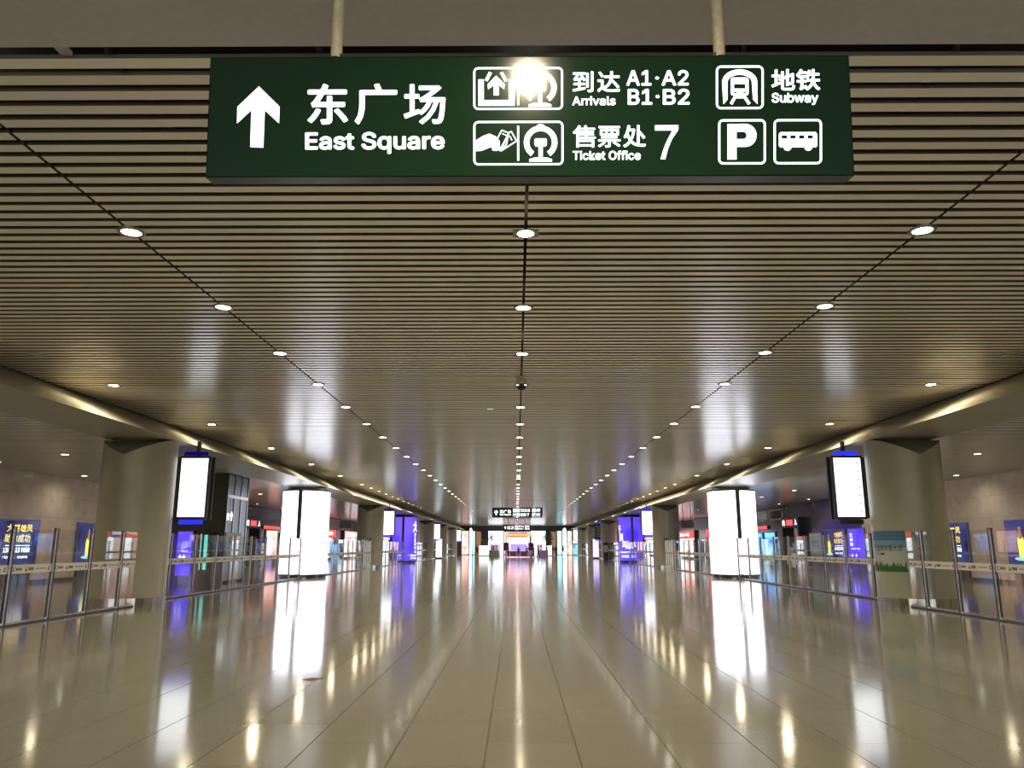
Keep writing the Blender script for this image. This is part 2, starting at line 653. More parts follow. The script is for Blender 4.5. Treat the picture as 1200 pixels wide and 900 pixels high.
for side, sx in (('left', -1), ('right', 1)):
    for k in (1, 3):
        cy = COLY[k]
        look = {1: 'blank white', 3: 'violet printed', 5: 'pale blue'}[k]
        mat = {1: E_BOX, 3: E_PURPLE, 5: E_CYAN if sx < 0 else E_PURPLE}[k]
        t = empty('column_lightbox', (sx * COLX, cy, 0), '%s backlit advertising drum around the %s column of the %s row' % (look, nth(k), side), 'lightbox')
        RB = 1.20
        MB().lathe([(1.10, 0.02), (RB - 0.04, 0.02), (RB - 0.04, 0.17), (RB + 0.01, 0.17), (RB + 0.01, 0.21), (1.1, 0.21)], 48).build('plinth', M_DARKSTEEL, t, smooth='auto')
        MB().lathe([(1.10, 4.38), (RB + 0.01, 4.38), (RB + 0.01, 4.46), (1.10, 4.46)], 48).build('top_ring', M_DARKSTEEL, t, smooth='auto')
        for q in range(4):
            a = -math.pi / 2 + q * math.pi / 2
            m = MB()
            arc_panel(m, RB, a + 0.09, a + math.pi / 2 - 0.09, 0.21, 4.38, 16)
            m.build('light_panel', mat, t, smooth=True)
            m = MB()
            arc_panel(m, RB - 0.01, a - 0.09, a + 0.09, 0.21, 4.38, 3)
            arc_panel(m, RB - 0.06, a + 0.09, a - 0.09, 0.21, 4.38, 3)
            m.build('mullion', M_DARKSTEEL, t)
        if k == 3:      # white writing on the violet drum
            def cyl(u, v, off=0.006, RB=RB):
                a = -math.pi / 2 + u / RB
                return Vector(((RB + off) * math.cos(a), (RB + off) * math.sin(a), v))
            m = MB()
            if sx < 0:
                text_to(m, '大', (1.05, 2.95, 1.75, 4.0), cyl, 0.03)
                for q, ch in enumerate('美江城风光'):
                    text_to(m, ch, (1.25, 2.6 - q * 0.32, 1.55, 2.88 - q * 0.32), cyl, 0.01)
                poly_to(m, [(1.3, 0.95), (1.6, 0.95), (1.45, 1.25)], cyl)
                text_to(m, '一城山水', (0.5, 0.62, 1.7, 0.82), cyl, 0.01)
                text_to(m, '天下江南', (0.8, 0.36, 1.7, 0.52), cyl, 0.01)
            else:
                text_to(m, '千', (-1.7, 2.8, -1.25, 3.6), cyl, 0.03)
                text_to(m, '里', (-1.5, 2.1, -0.95, 2.8), cyl, 0.03)
                text_to(m, '江', (-1.1, 1.5, -0.6, 2.1), cyl, 0.03)
                text_to(m, '山', (-0.7, 1.3, -0.25, 2.1), cyl, 0.03)
                text_to(m, '一城山水天下', (-1.5, 0.95, -0.3, 1.1), cyl, 0.01)
                text_to(m, '天下江南', (-1.2, 0.5, -0.4, 0.75), cyl, 0.01)
            m.build('lettering', E_WHITE, t)['kind'] = 'stuff'

# ------------------------------------------------ poster wrapped on the right first column
t = empty('column_poster', (COLX, COLY[0], 0), 'city poster with blue sky and green trees wrapped on near right column', 'poster')
RP = COLR + 0.006
UA = lambda u: -math.pi / 2 + u


def cylp(u, v, off=0.0):
    a = R(-193) + u
    return Vector(((RP + off) * math.cos(a), (RP + off) * math.sin(a), 0.90 + v))


m = MB()
PWD, PHT = 1.20, 1.12
rows = [(0, 0.06, 0.30), (0.30, 0.62, 0), (0.62, 0.84, 1), (0.84, 1.12, 2)]
cols = [pbr('poster_pale', (0.42, 0.44, 0.38), 0.5), pbr('poster_sky', (0.16, 0.30, 0.40), 0.5), pbr('poster_deepsky', (0.06, 0.17, 0.30), 0.5), pbr('poster_green', (0.03, 0.12, 0.03), 0.6)]
for z0, z1, mi in ((0, 0.09, 3), (0.09, 0.66, 0), (0.66, 0.86, 1), (0.86, PHT, 2)):
    for i in range(12):
        u0, u1 = PWD * i / 12, PWD * (i + 1) / 12
        m.quad([cylp(u0, z0), cylp(u1, z0), cylp(u1, z1), cylp(u0, z1)], mi)
m.build('print_sheet', cols, t)
m = MB()
rg = random.Random(5)
for i in range(28):
    u = 0.03 + i * 0.0415
    h = rg.uniform(0.10, 0.24)
    m.quad([cylp(u - 0.02, 0.07, 0.003), cylp(u + 0.025, 0.07, 0.003), cylp(u + 0.02, 0.07 + h * 0.7, 0.003), cylp(u, 0.07 + h, 0.003), cylp(u - 0.018, 0.07 + h * 0.6, 0.003)])
for i in range(34):
    u, v = rg.uniform(0.55, 1.16), PHT - 0.015 - rg.random() ** 2 * 0.14
    m.quad([cylp(u, v, 0.003), cylp(u + 0.03, v - 0.01, 0.003), cylp(u + 0.02, v + 0.014, 0.003)])
for i in range(8):
    u, v = rg.uniform(1.1, 1.17), rg.uniform(0.86, 1.08)
    m.quad([cylp(u, v, 0.003), cylp(u + 0.02, v - 0.02, 0.003), cylp(u + 0.015, v + 0.02, 0.003)])
m.build('tree_print', cols[3], t)['kind'] = 'stuff'
m = MB()
for q, ch in enumerate('让我城市喜大家'):
    text_to(m, ch, (0.16 + q * 0.14, 0.57 - 0.01 * (q % 2), 0.285 + q * 0.14, 0.73), lambda u, v: cylp(u, v, 0.004), 0.0)
m.quad([cylp(0.42, 0.465, 0.004), cylp(0.58, 0.465, 0.004), cylp(0.58, 0.51, 0.004), cylp(0.42, 0.51, 0.004)])
m.quad([cylp(0.2, 0.482, 0.004), cylp(0.40, 0.482, 0.004), cylp(0.40, 0.495, 0.004), cylp(0.2, 0.495, 0.004)])
m.build('lettering', M_INK, t)

# ================================================================== GLASS BARRIERS
PH_ = 2.0
post_m = MB()
post_m.box(-0.035, -0.05, 0, 0.035, 0.05, PH_, 0)
post_m.box(-0.055, -0.07, 0, 0.055, 0.07, 0.03, 0)
post_me = post_m.data('post', M_DARKSTEEL)
trim_me = {q: MB().box(-q * 0.022, -0.058, 0.02, -q * 0.038, -0.048, PH_ + 0.004).box(-q * 0.034, -0.058, 0.02, -q * 0.04, -0.02, PH_ + 0.004).data('post_trim', M_STEEL) for q in (-1, 1)}


def marks(L, sx):
    """printed figures on the banner film"""
    m = MB()
    x = sx * -0.008

    def r(u0, v0, u1, v1):
        y0, y1 = (u0, u1) if sx < 0 else (L - u1, L - u0)
        m.quad([(x, y0, v0), (x, y1, v0), (x, y1, v1), (x, y0, v1)])
    f = L / 1.5
    r(0.06 * f, 0.045, 0.085 * f, 0.13); r(0.085 * f, 0.045, 0.14 * f, 0.06); r(0.085 * f, 0.115, 0.14 * f, 0.13)
    for k in range(4):
        r((0.17 + 0.055 * k) * f, 0.06, (0.21 + 0.055 * k) * f, 0.115)
    r(0.50 * f, 0.045, 0.58 * f, 0.065); r(0.515 * f, 0.065, 0.565 * f, 0.09); r(0.53 * f, 0.09, 0.55 * f, 0.13)
    for k in range(4):
        r((0.62 + 0.05 * k) * f, 0.055, (0.658 + 0.05 * k) * f, 0.12)
    for k in range(8):
        r((0.90 + 0.05 * k) * f, 0.075, (0.93 + 0.05 * k) * f, 0.1)
    r(1.36 * f, 0.045, 1.42 * f, 0.075); r(1.37 * f, 0.085, 1.41 * f, 0.13)
    return m


def barrier(sx, x, ys, label, wall_ends=(None, None), detail=True):
    t = empty('glass_barrier', (sx * x, ys[0], 0), label, 'barrier')
    yo = ys[0]
    for y in ys:
        p = link('post', post_me, t, (0, y - yo, 0))
        if detail:
            link('steel_edge', trim_me[sx], p)
    spans = list(zip(ys[:-1], ys[1:]))
    if wall_ends[0] is not None:
        spans.insert(0, (wall_ends[0], ys[0]))
    if wall_ends[1] is not None:
        spans.append((ys[-1], wall_ends[1]))
    cache = {}
    for a, b in spans:
        L = round(b - a - 0.1, 3)
        if L < 0.15:
            continue
        if L not in cache:
            g = MB().box(-0.006, 0, 0.08, 0.006, L, PH_ - 0.03).data('glass_panel', M_GLASS)
            f = MB().box(-sx * 0.007, 0.0, 0, -sx * 0.0075, L, 0.18).data('banner_film', M_BAND)
            k = marks(L, sx).data('printed_marks', M_INK)
            cache[L] = (g, f, k)
        g, f, k = cache[L]
        y = a - yo + 0.05
        gp = link('glass_panel', g, t, (0, y, 0))
        bf = link('banner_film', f, t, (0, y, 1.04))
        if detail and L > 0.6:
            link('printed_marks', k, bf, (0, 0, 0))['kind'] = 'stuff'
    y0, y1 = spans[0][0] - yo, spans[-1][1] - yo
    MB().box(-0.045, y0, 0.0, 0.045, y1, 0.035).build('base_rail', M_DARKSTEEL, t)
    MB().box(-0.02, y0, 0.035, 0.02, y1, 0.075).build('shoe_rail', M_STEEL, t)
    return t


for side, sx in (('left', -1), ('right', 1)):
    barrier(sx, 10.5, [8.6, 10.1, 11.6, 13.1, 14.6, 16.1, 17.6, 19.1, 20.62], 'glass and steel barrier on the %s, nearest run before the first column' % side,
            wall_ends=(None, 21.45))
    for k in range(6):
        a, b = COLY[k] + COLR, COLY[k + 1] - (1.34 if k in (0, 2) else COLR)
        if k in (1, 3):
            a += 0.34
        if k == 1:
            b = COLY[2] - 4.3
        n = 9
        st = (b - a - 1.2) / (n - 1)
        ys = [a + 0.95 + i * st for i in range(n)]
        barrier(sx, 10.9, ys, 'glass and steel barrier on the %s between its %s and %s columns' % (side, nth(k), nth(k + 1)), wall_ends=(a, b), detail=k < 3)
    # gate in the second gap
    x = sx * 10.9
    t = empty('barrier_gate', (x, COLY[2] - 4.22, 0), 'dark framed glass gate beside the third column of the %s row' % side, 'gate')
    MB().box(-0.08, 0, 2.02, 0.08, 3.14, 2.18).build('head_box', M_DARKSTEEL, t)
    for q in range(5):
        y = 0.02 + q * 0.765
        MB().box(-0.05, y, 0, 0.05, y + 0.04, 2.02).build('upright', M_STEEL, t)
        if q < 4:
            lf = MB().box(-0.006, y + 0.06, 0.05, 0.006, y + 0.745, 1.98).build('glass_leaf', M_GLASS, t)
            MB().box(-0.008, y + 0.06, 1.04, 0.008, y + 0.745, 1.2).build('banner_film', M_BAND, lf)

# ================================================================== HANGING GREEN SIGN
TILT = 0.107
SY, SZT = 4.6, 3.24     # top front edge


def S(px, py, off=0.003):
    s, c = math.sin(PITCH), math.cos(PITCH)
    t = (450 - py) / 900
    k = (s + t * c) / (c - t * s)
    Y = (SY + TILT * SZT) / (1 + TILT * k)
    Z = Y * k
    X = (px - 605) / 900 * (Y * c + Z * s)
    n = Vector((0, -1, -TILT)).normalized()
    return Vector((X + CAMX, Y, Z + CAMZ)) + n * off - SROOT


SROOT = Vector((-0.03, 4.66, 5.40))
sign = empty('hanging_sign', SROOT, 'large green lit direction sign reading East Square hung from two cream poles', 'sign')
tl, tr, bl, br = S(247, 66, 0), S(994.3, 66, 0), S(240, 207, 0), S(1000.5, 207, 0)
lx, rx = (tl.x + bl.x) / 2, (tr.x + br.x) / 2
tl.x = bl.x = lx
tr.x = br.x = rx
back = Vector((0, 0.125, 0.0134))
m = MB()
F = [tl, tr, br, bl]
Bk = [p + back for p in F]
for i in range(4):
    j = (i + 1) % 4
    m.quad([F[i], Bk[i], Bk[j], F[j]])
m.quad(Bk[::-1])
m.build('sign_case', M_GREENSIDE, sign)
m = MB()
e = 0.006
m.quad([bl + Vector((e, 0, e)), br + Vector((-e, 0, e)), tr + Vector((-e, 0, -e)), tl + Vector((e, 0, -e))])
n_ = Vector((0, -1, -TILT)).normalized() * 0.0015
m.v = [tuple(Vector(v) + n_) for v in m.v]
m.build('face_panel', M_GREEN, sign)


def Q(ox, oy, sc):
    return lambda x, y: S(ox + x / sc, oy + y / sc)


def sign_text(name, items):
    m = MB()
    for s, box, bold in items:
        x0, yt, x1, yb = box
        text_to(m, s, (x0, yb, x1, yt), S, bold)
    return m.build(name, E_WHITE, sign)


m = MB()
poly_to(m, [(303.6, 100.5), (278.2, 124.4), (277.7, 143.9), (294.6, 128.4)][::1] + [(293.3, 171.6), (308.6, 172.4), (310.4, 128.4), (327.1, 143.9), (327.8, 124.4)], S)
m.build('up_arrow', E_WHITE, sign)
sign_text('lettering', [
    ('东', (360.5, 97.6, 408.3, 145.4), 0.022), ('广', (416, 97.6, 466, 145.4), 0.022), ('场', (473.5, 98.5, 522.6, 145.4), 0.018)])
sign_text('lettering', [('East Square', (357.7, 154.4, 521.5, 180), 0.022)])
sign_text('lettering', [('到', (671.4, 84, 695.8, 108.6), 0.018), ('达', (700.3, 84, 727, 108.6), 0.018), ('Arrivals', (671, 113.2, 721.8, 124), 0.02)])
sign_text('lettering', [('A1', (734.3, 83, 763.5, 101), 0.018), ('·', (768, 90.5, 772.5, 94), 0.01), ('A2', (775.5, 83, 807.2, 101), 0.018),
                        ('B1', (736, 104.9, 764.5, 123.4), 0.018), ('·', (768.5, 112, 773, 115.8), 0.01), ('B2', (777, 104.9, 808.3, 123.4), 0.018)])
sign_text('lettering', [('售', (671.4, 147.2, 698.5, 173.3), 0.014), ('票', (701, 148.3, 727.5, 173.3), 0.014), ('处', (730.5, 147.2, 757.2, 173.3), 0.018),
                        ('Ticket Office', (671.4, 177, 751, 188), 0.02)])
m = MB()
for P in ([(775, 522), (972, 522), (972, 560), (960, 566), (775, 566)], [(972, 560), (918, 640), (880, 645), (922, 566)],
          [(918, 640), (885, 720), (848, 720), (880, 645)], [(885, 720), (862, 808), (822, 808), (848, 720)]):
    poly_to(m, P, Q(660, 75, 7.2))
m.build('lettering', E_WHITE, sign)
sign_text('lettering', [('地', (903.7, 82.3, 931.5, 107.3), 0.022), ('铁', (932.5, 82.3, 960.8, 107.3), 0.022), ('Subway', (904, 110, 958.6, 124.3), 0.024)])


def picto(name, fn):
    m = MB()
    fn(m)
    return m.build(name, E_WHITE, sign)




A = Q(540, 70, 6.92)
B = Q(830, 70, 6.92)


def thick(m, x0, y0, x1, y1, w_, fn):
    dx, dy = x1 - x0, y1 - y0
    L = math.hypot(dx, dy)
    nx, ny = -dy / L * w_ / 2, dx / L * w_ / 2
    poly_to(m, [(x0 + nx, y0 + ny), (x1 + nx, y1 + ny), (x1 - nx, y1 - ny), (x0 - nx, y0 - ny)], fn)


def rect(m, x0, y0, x1, y1, fn):
    poly_to(m, [(x0, y0), (x1, y0), (x1, y1), (x0, y1)], fn)


def rail_icon(m, cx, cy, knob):
    N = 28
    for i in range(N):
        a0 = R(-235 + 290 * i / N + 0)
        a1 = R(-235 + 290 * (i + 1) / N)
        P = [(cx + r * math.cos(a), cy + r * math.sin(a)) for a, r in ((a0, 92), (a1, 92), (a1, 136), (a0, 136))]
        poly_to(m, P, A)
    rect(m, cx - 50, cy - 22, cx + 50, cy + 20, A)
    poly_to(m, [(cx - 50, cy - 22), (cx - 42, cy - 32), (cx + 42, cy - 32), (cx + 50, cy - 22)], A)
    poly_to(m, [(cx - 50, cy + 20), (cx + 50, cy + 20), (cx + 40, cy + 34), (cx - 40, cy + 34)], A)
    poly_to(m, [(cx - 17, cy + 34), (cx + 17, cy + 34), (cx + 17, cy + 118), (cx - 17, cy + 118)], A)
    poly_to(m, [(cx - 45, cy + 122), (cx + 45, cy + 122), (cx + 92, cy + 136), (cx + 92, cy + 156), (cx - 92, cy + 156), (cx - 92, cy + 136)], A)
    if knob:
        poly_to(m, [(cx - 35, cy - 118), (cx - 28, cy - 142), (cx, cy - 148), (cx + 28, cy - 142), (cx + 35, cy - 118)], A)


def box1(m):
    rrect_ring(m, 105, 62, 832, 408, 40, 16, A)
    thick(m, 468, 85, 468, 372, 15, A)
    rect(m, 145, 160, 190, 375, A)
    rect(m, 392, 160, 440, 375, A)
    rect(m, 190, 328, 392, 375, A)
    thick(m, 208, 172, 245, 103, 26, A)
    thick(m, 332, 103, 372, 176, 26, A)
    poly_to(m, [(290, 130), (220, 200), (225, 242), (270, 208), (270, 290), (312, 290), (312, 208), (355, 242), (360, 200)], A)
    rail_icon(m, 645, 228, False)


def box2(m):
    rrect_ring(m, 105, 498, 835, 857, 40, 16, A)
    thick(m, 468, 538, 468, 820, 15, A)
    poly_to(m, [(124, 655), (180, 620), (235, 600), (290, 625), (318, 660), (318, 715), (300, 740), (262, 738), (248, 708), (170, 740), (124, 742)], A)
    for P in ([(335, 572), (392, 596), (372, 690), (318, 740), (300, 640)], [(395, 592), (412, 582), (455, 660), (330, 740), (318, 735)]):
        for i in range(len(P)):
            a, b = P[i], P[(i + 1) % len(P)]
            thick(m, *a, *b, 9, A)
    thick(m, 340, 600, 372, 615, 8, A)
    thick(m, 400, 620, 418, 655, 8, A)
    thick(m, 372, 650, 340, 700, 8, A)
    rail_icon(m, 650, 672, True)


def box3(m):
    rrect_ring(m, 62, 55, 448, 408, 42, 17, B)
    N = 20
    for i in range(N):
        a0, a1 = math.pi + math.pi * i / N, math.pi + math.pi * (i + 1) / N
        P = [(254 + rx_ * math.cos(a), 190 + ry * math.sin(a)) for a, rx_, ry in ((a0, 98, 60), (a1, 98, 60), (a1, 142, 104), (a0, 142, 104))]
        poly_to(m, P, B)
    poly_to(m, [(112, 190), (156, 190), (156, 330), (122, 368)], B)
    poly_to(m, [(352, 190), (396, 190), (398, 368), (362, 330)], B)
    # train front built round its window and lamps
    rect(m, 182, 165, 326, 205, B)
    poly_to(m, [(182, 165), (195, 152), (313, 152), (326, 165)], B)
    rect(m, 182, 205, 208, 242, B)
    rect(m, 300, 205, 326, 242, B)
    rect(m, 182, 242, 326, 266, B)
    rect(m, 182, 266, 211, 282, B)
    rect(m, 228, 266, 283, 282, B)
    rect(m, 300, 266, 326, 282, B)
    poly_to(m, [(182, 282), (326, 282), (318, 296), (190, 296)], B)
    rect(m, 215, 296, 293, 320, B)
    thick(m, 222, 300, 184, 366, 24, B)
    thick(m, 288, 300, 332, 366, 24, B)


def box4(m):
    rrect_ring(m, 80, 490, 465, 855, 40, 17, B)
    rect(m, 155, 528, 228, 815, B)
    N = 16
    for i in range(N):
        a0, a1 = -math.pi / 2 + math.pi * i / N, -math.pi / 2 + math.pi * (i + 1) / N
        P = [(x_ + rx_ * math.cos(a), 620 + ry * math.sin(a)) for a, x_, rx_, ry in ((a0, 282, 28, 30), (a1, 282, 28, 30), (a1, 300, 90, 93), (a0, 300, 90, 93))]
        poly_to(m, P, B)
    poly_to(m, [(228, 528), (300, 527), (282, 590), (228, 590)], B)
    poly_to(m, [(228, 650), (282, 650), (300, 713), (228, 713)], B)


def box5(m):
    rrect_ring(m, 528, 490, 918, 855, 40, 17, B)
    rect(m, 570, 610, 880, 620, B)
    poly_to(m, [(570, 610), (582, 595), (868, 595), (878, 610)], B)
    xs = [570, 592, 637, 662, 706, 732, 775, 802, 846, 880]
    for i in range(0, 10, 2):
        rect(m, xs[i], 620, xs[i + 1], 648, B)
    rect(m, 570, 648, 880, 708, B)
    rect(m, 578, 708, 872, 718, B)
    for cx in (640, 808):
        P = [(cx + 32 * math.cos(R(a)), 716 + 30 * math.sin(R(a))) for a in range(0, 181, 20)]
        poly_to(m, P, B)


for f_, nm in ((box1, 'arrivals_pictogram'), (box2, 'ticket_office_pictogram'), (box3, 'subway_pictogram'), (box4, 'parking_pictogram'), (box5, 'bus_pictogram')):
    picto(nm, f_)
for px, py in ((391.5, 66), (846.5, 66)):
    p = S(px, py, 0) + Vector((0, 0.06, 0))
    m = MB().cyl(p.x, p.y, p.z - 0.01, HC - SROOT.z, 0.039, n=20)
    pole = m.build('pole', M_POLE, sign, smooth='auto')
    m = MB().cyl(p.x, p.y, p.z - 0.0, p.z + 0.012, 0.055, n=20)
    for a in (30, 150, 210, 330):
        m.cyl(p.x + 0.043 * math.cos(R(a)), p.y + 0.043 * math.sin(R(a)), p.z + 0.025, p.z + 0.05, 0.007, n=6)
    m.build('clamp', M_DARKSTEEL, pole)
KIDS = {}
for lab, y in (('green lit direction sign hanging halfway down the hall, second from the camera', 66.5),
               ('green lit direction sign hanging before the far shops, smallest and farthest', 121.0)):
    c = copy_tree(sign)
    c.location = (SROOT.x, SROOT.y + (y - 4.6), SROOT.z)
    c['label'] = lab
# lower two row board beside the far one
t = empty('notice_board', (0, 126, 0), 'small black board of lit white words just below the farthest green sign', 'sign')
a, b = at(594, 624, 126), at(618, 629.5, 126)
MB().box(a.x, 0, b.z, b.x, 0.12, a.z).build('case', M_BLACK, t)
m = MB()
sh = sheet((a.x, 0, b.z), (1, 0, 0), (0, -1, 0))
wd, ht = b.x - a.x, a.z - b.z
for u0, u1, s_ in ((0.05, 0.12, '1'), (0.2, 0.42, '出口'), (0.5, 0.72, '检票'), (0.78, 0.95, '中心')):
    text_to(m, s_, (u0 * wd, 0.2 * ht, u1 * wd, 0.85 * ht), sh, 0.02)
m.build('lettering', E_WHITE, t)
for x in (a.x + 0.3, b.x - 0.3):
    MB().box(x - 0.02, 0.04, a.z, x + 0.02, 0.08, HC).build('hanger', M_BLACK, t)

# ================================================================== CEILING LIGHTS
ring_me = MB().lathe([(0.118, 0.012), (0.118, -0.012), (0.158, -0.016), (0.165, 0.0), (0.165, 0.02)], 28).data('trim_ring', M_RING)
for p in ring_me.polygons:
    p.use_smooth = True


def disc_me(r, z, mat, name='lens', n=24):
    m = MB()
    m.quad([(r * math.cos(-2 * math.pi * i / n), r * math.sin(-2 * math.pi * i / n), z) for i in range(n)])
    return m.data(name, mat)


lens_soft = disc_me(0.119, -0.006, E_LENS)
lens_far = disc_me(0.119, -0.006, E_LENSFAR)
lens_off = disc_me(0.119, -0.004, M_DIM)
lens_warm = disc_me(0.104, -0.010, E_WARM)
m = MB()
m.lathe([(0.104, -0.012), (0.112, -0.014), (0.112, 0.01)], 24)
for s_ in ((-0.16, -0.11, -0.105, 0.11), (0.105, -0.11, 0.16, 0.11), (-0.105, -0.11, 0.105, -0.1), (-0.105, 0.1, 0.105, 0.11)):
    m.box(s_[0], s_[1], -0.012, s_[2], s_[3], 0.012)
warm_frame = m.data('lamp_frame', M_RING)


def downlight(x, y, z, kind, label, group, light=None):
    t = empty('downlight', (x, y, z - 0.002), label, 'ceiling light', group)
    if kind == 'warm':
        link('lamp_frame', warm_frame, t)
        link('lens', lens_warm, t)
    else:
        link('trim_ring', ring_me, t)
        link('lens', {'soft': lens_soft, 'off': lens_off, 'far': lens_far}[kind], t)
    if light:
        spot('lamp_light', (0, 0, -0.03), light[0], light[1], light[2] if len(light) > 2 else 155, parent=t)
    return t


STEP = 3.07
for name, x in (('left', -SEAM), ('right', SEAM), ('centre', 0.0)):
    i = 0
    y = 5.87 if name != 'centre' else 2.86  # first side lamp is out of view, added to brighten near floor and ceiling
    n = 0
    while y < YEND - 1:
        if name == 'centre':
            kind = 'warm' if n % 2 == 0 else 'soft'
            lab = '%s %s lamp along the centre ceiling seam, counted from above the green sign' % (nth(n), 'bright warm' if kind == 'warm' else 'round white')
        else:
            kind = 'soft'
            lab = '%s round white downlight along the %s ceiling seam, counted from the near end' % (nth(n), name)
        lt = None
        if y < 70:
            lt = (SPOT_WARM, WARM, 178) if n == 0 and name == 'centre' else (SPOT_WARM, WARM) if kind == 'warm' else (SPOT_SEAM, SOFT)
        elif n % 3 == 0:
            lt = (SPOT_SEAM * 3, SOFT)
        if y > 70 and kind == 'soft':
            kind = 'far'
        downlight(x, y, HC, kind, lab, 'lamps along the %s ceiling seam' % name, lt)
        n += 1
        y += STEP
for side, sx in (('left', -1), ('right', 1)):
    y, n = 9.0, 0
    while y < YEND - 1:
        off = n % 2 == 0 and y < 46
        near = y < 40
        kind = 'off' if off else ('warm' if near else 'far')
        what = 'unlit grey' if off else ('bright warm' if near else 'small white')
        lt = None if off else ((SPOT_EDGE, WARM, 172) if y < 70 else ((SPOT_EDGE * 2, SOFT, 110) if n % 3 == 0 else None))
        downlight(sx * 9.9, y, HC, kind, '%s downlight beside the %s beam, an %s one, counted from the near end' % (nth(n), side, what) if off else
                  '%s downlight beside the %s beam, a %s one, counted from the near end' % (nth(n), side, what), 'lamps beside the %s beam' % side, lt)
        n += 1
        y += STEP
    for x, ys, st in ((16.2, 15.0, 6.1), (20.2, 17.4, 6.1)):
        y, n = ys, 0
        while y < YEND - 4:
            row = 'inner' if x < 18 else 'wall side'
            if sx < 0 and x < 18 and 32 < y < 36.5:
                y += 3
            downlight(sx * x, y, ZA, 'soft' if y < 70 else 'far', '%s lamp of the %s row over the %s aisle, counted from the near end' % (nth(n), row, side),
                      'lamps over the %s aisle' % side, ((SPOT_AISLE * 1.6, WARM, 165) if x < 18 else (SPOT_AISLE * 0.45, SOFT, 165)) if y < 48 or n % 3 == 0 else None)
            n += 1
            y += st

# dome cameras
for y, lab in ((17.3, 'silver dome camera hanging from the centre seam, nearer of two'), (43.0, 'dark dome camera on the centre seam farther down the hall')):
    t = empty('dome_camera', (0, y, HC), lab, 'camera')
    MB().lathe([(0.0, 0.0), (0.05, 0.0), (0.05, -0.03), (0.10, -0.05), (0.135, -0.12), (0.14, -0.19), (0.125, -0.21), (0.0, -0.21)], 28).build('housing', pbr('camera_silver', (0.62, 0.58, 0.48), 0.35, 0.5), t, smooth='auto')
    MB().lathe([(0.125, -0.21), (0.11, -0.27), (0.07, -0.315), (0.0, -0.33)], 28).build('dome', M_BLACK, t, smooth=True)
    MB().lathe([(0.135, -0.195), (0.165, -0.20), (0.165, -0.215), (0.12, -0.215)], 28).build('collar', M_DARKSTEEL, t, smooth='auto')
    for sx in (-1, 1):
        MB().cyl(sx * 0.09, -0.10, -0.235, -0.215, 0.03, n=12).build('infrared_lamp', emit('ir_white', (1, 1, 0.9), 1.5), t)
# tiny green indicator
t = empty('exit_indicator', (-0.86, 21.6, HC), 'tiny green indicator lamp left of the centre seam', 'light')
MB().box(-0.12, -0.05, -0.03, 0.12, 0.05, 0).build('body', M_RING, t)
MB().box(-0.09, -0.052, -0.024, 0.09, -0.05, -0.006).build('indicator', emit('green_glow', (0.3, 1.0, 0.6), 0.9), t)

# ================================================================== SCREENS AT ODD COLUMNS
for side, sx in (('left', -1), ('right', 1)):
    for k in (0, 2, 4, 6):
        cy = COLY[k] + (1.1 if k == 0 else 1.3)
        off = (side == 'right' and k == 4)
        look = 'switched off dark' if off else ('glowing white' if sx < 0 or k else 'glowing white route map')
        t = empty('display_screen', (sx * 10.02, cy, 0), '%s upright display screen beside the %s column of the %s row' % (look, nth(k), side), 'screen')
        w2, z0, z1 = 0.47, 2.40, 4.32
        MB().box(-w2, 0.0, z0, w2, 0.10, z1).build('front_case', M_BLACK, t)
        MB().box(-w2 + 0.045, 0.10, z0 + 0.05, w2 - 0.045, 0.34, z1 - 0.05).build('core_case', M_DARKSTEEL, t)
        MB().box(-w2, 0.34, z0, w2, 0.44, z1).build('rear_case', M_BLACK, t)
        MB().box(sx * w2, 0.12, z0 + 0.03, sx * (w2 + 0.16), 0.3, z1 - 0.04).build('mounting_frame', M_DARKSTEEL, t)
        f = MB().box(-w2 + 0.06, -0.004, z0 + 0.07, w2 - 0.06, 0.0, z1 - 0.07)
        scr = f.build('screen_face', M_BLACK if off else E_SCREEN, t)
        if sx > 0 and k == 0:
            m = MB()
            sh = sheet((-w2 + 0.06, -0.005, z0 + 0.07), (1, 0, 0), (0, -1, 0))
            for q in range(7):
                v = 0.10 + q * 0.245
                poly_to(m, [(0.70, v), (0.73, v), (0.73, v + 0.10), (0.70, v + 0.10)], sh)
                poly_to(m, [(0.67, v + 0.035), (0.76, v + 0.035), (0.76, v + 0.06), (0.67, v + 0.06)], sh)
            m.build('map_marks', emit('map_grey', (0.35, 0.37, 0.42), 1.0), scr)
        if off:
            m = MB()
            sh = sheet((-w2 + 0.06, -0.005, z0 + 0.07), (1, 0, 0), (0, -1, 0))
            for q in range(6):
                poly_to(m, [(0.15, 0.25 + q * 0.25), (0.75, 0.25 + q * 0.25), (0.75, 0.32 + q * 0.25), (0.15, 0.32 + q * 0.25)], sh)
            m.build('faint_lines', emit('faint_text', (0.5, 0.5, 0.4), 0.2), scr)
        top_on = (sx > 0)
        MB().box(-0.36, 0.03, z1 + 0.02, 0.36, 0.08, z1 + 0.14).build('upper_ticker', E_BLUE if top_on else E_BLUEDIM, t)
        MB().box(-0.36, 0.03, z0 - 0.15, 0.36, 0.08, z0 - 0.02).build('lower_ticker', (E_BLUE if not top_on else M_BLACK) if k == 0 else E_BLUE, t)
        MB().box(-0.05, 0.18, z1 - 0.06, 0.05, 0.28, ZS + 0.15).build('hanger_bracket', M_DARKSTEEL, t)

# ================================================================== WALL LIGHTBOXES


def wall_sheet(sx, y0, y1, z0, off=0.0):
    x = sx * (XW - 0.12)
    if sx < 0:
        return sheet((x + 0.001, y0, z0), (0, 1, 0), (1, 0, 0))
    return sheet((x - 0.001, y1, z0), (0, -1, 0), (-1, 0, 0))


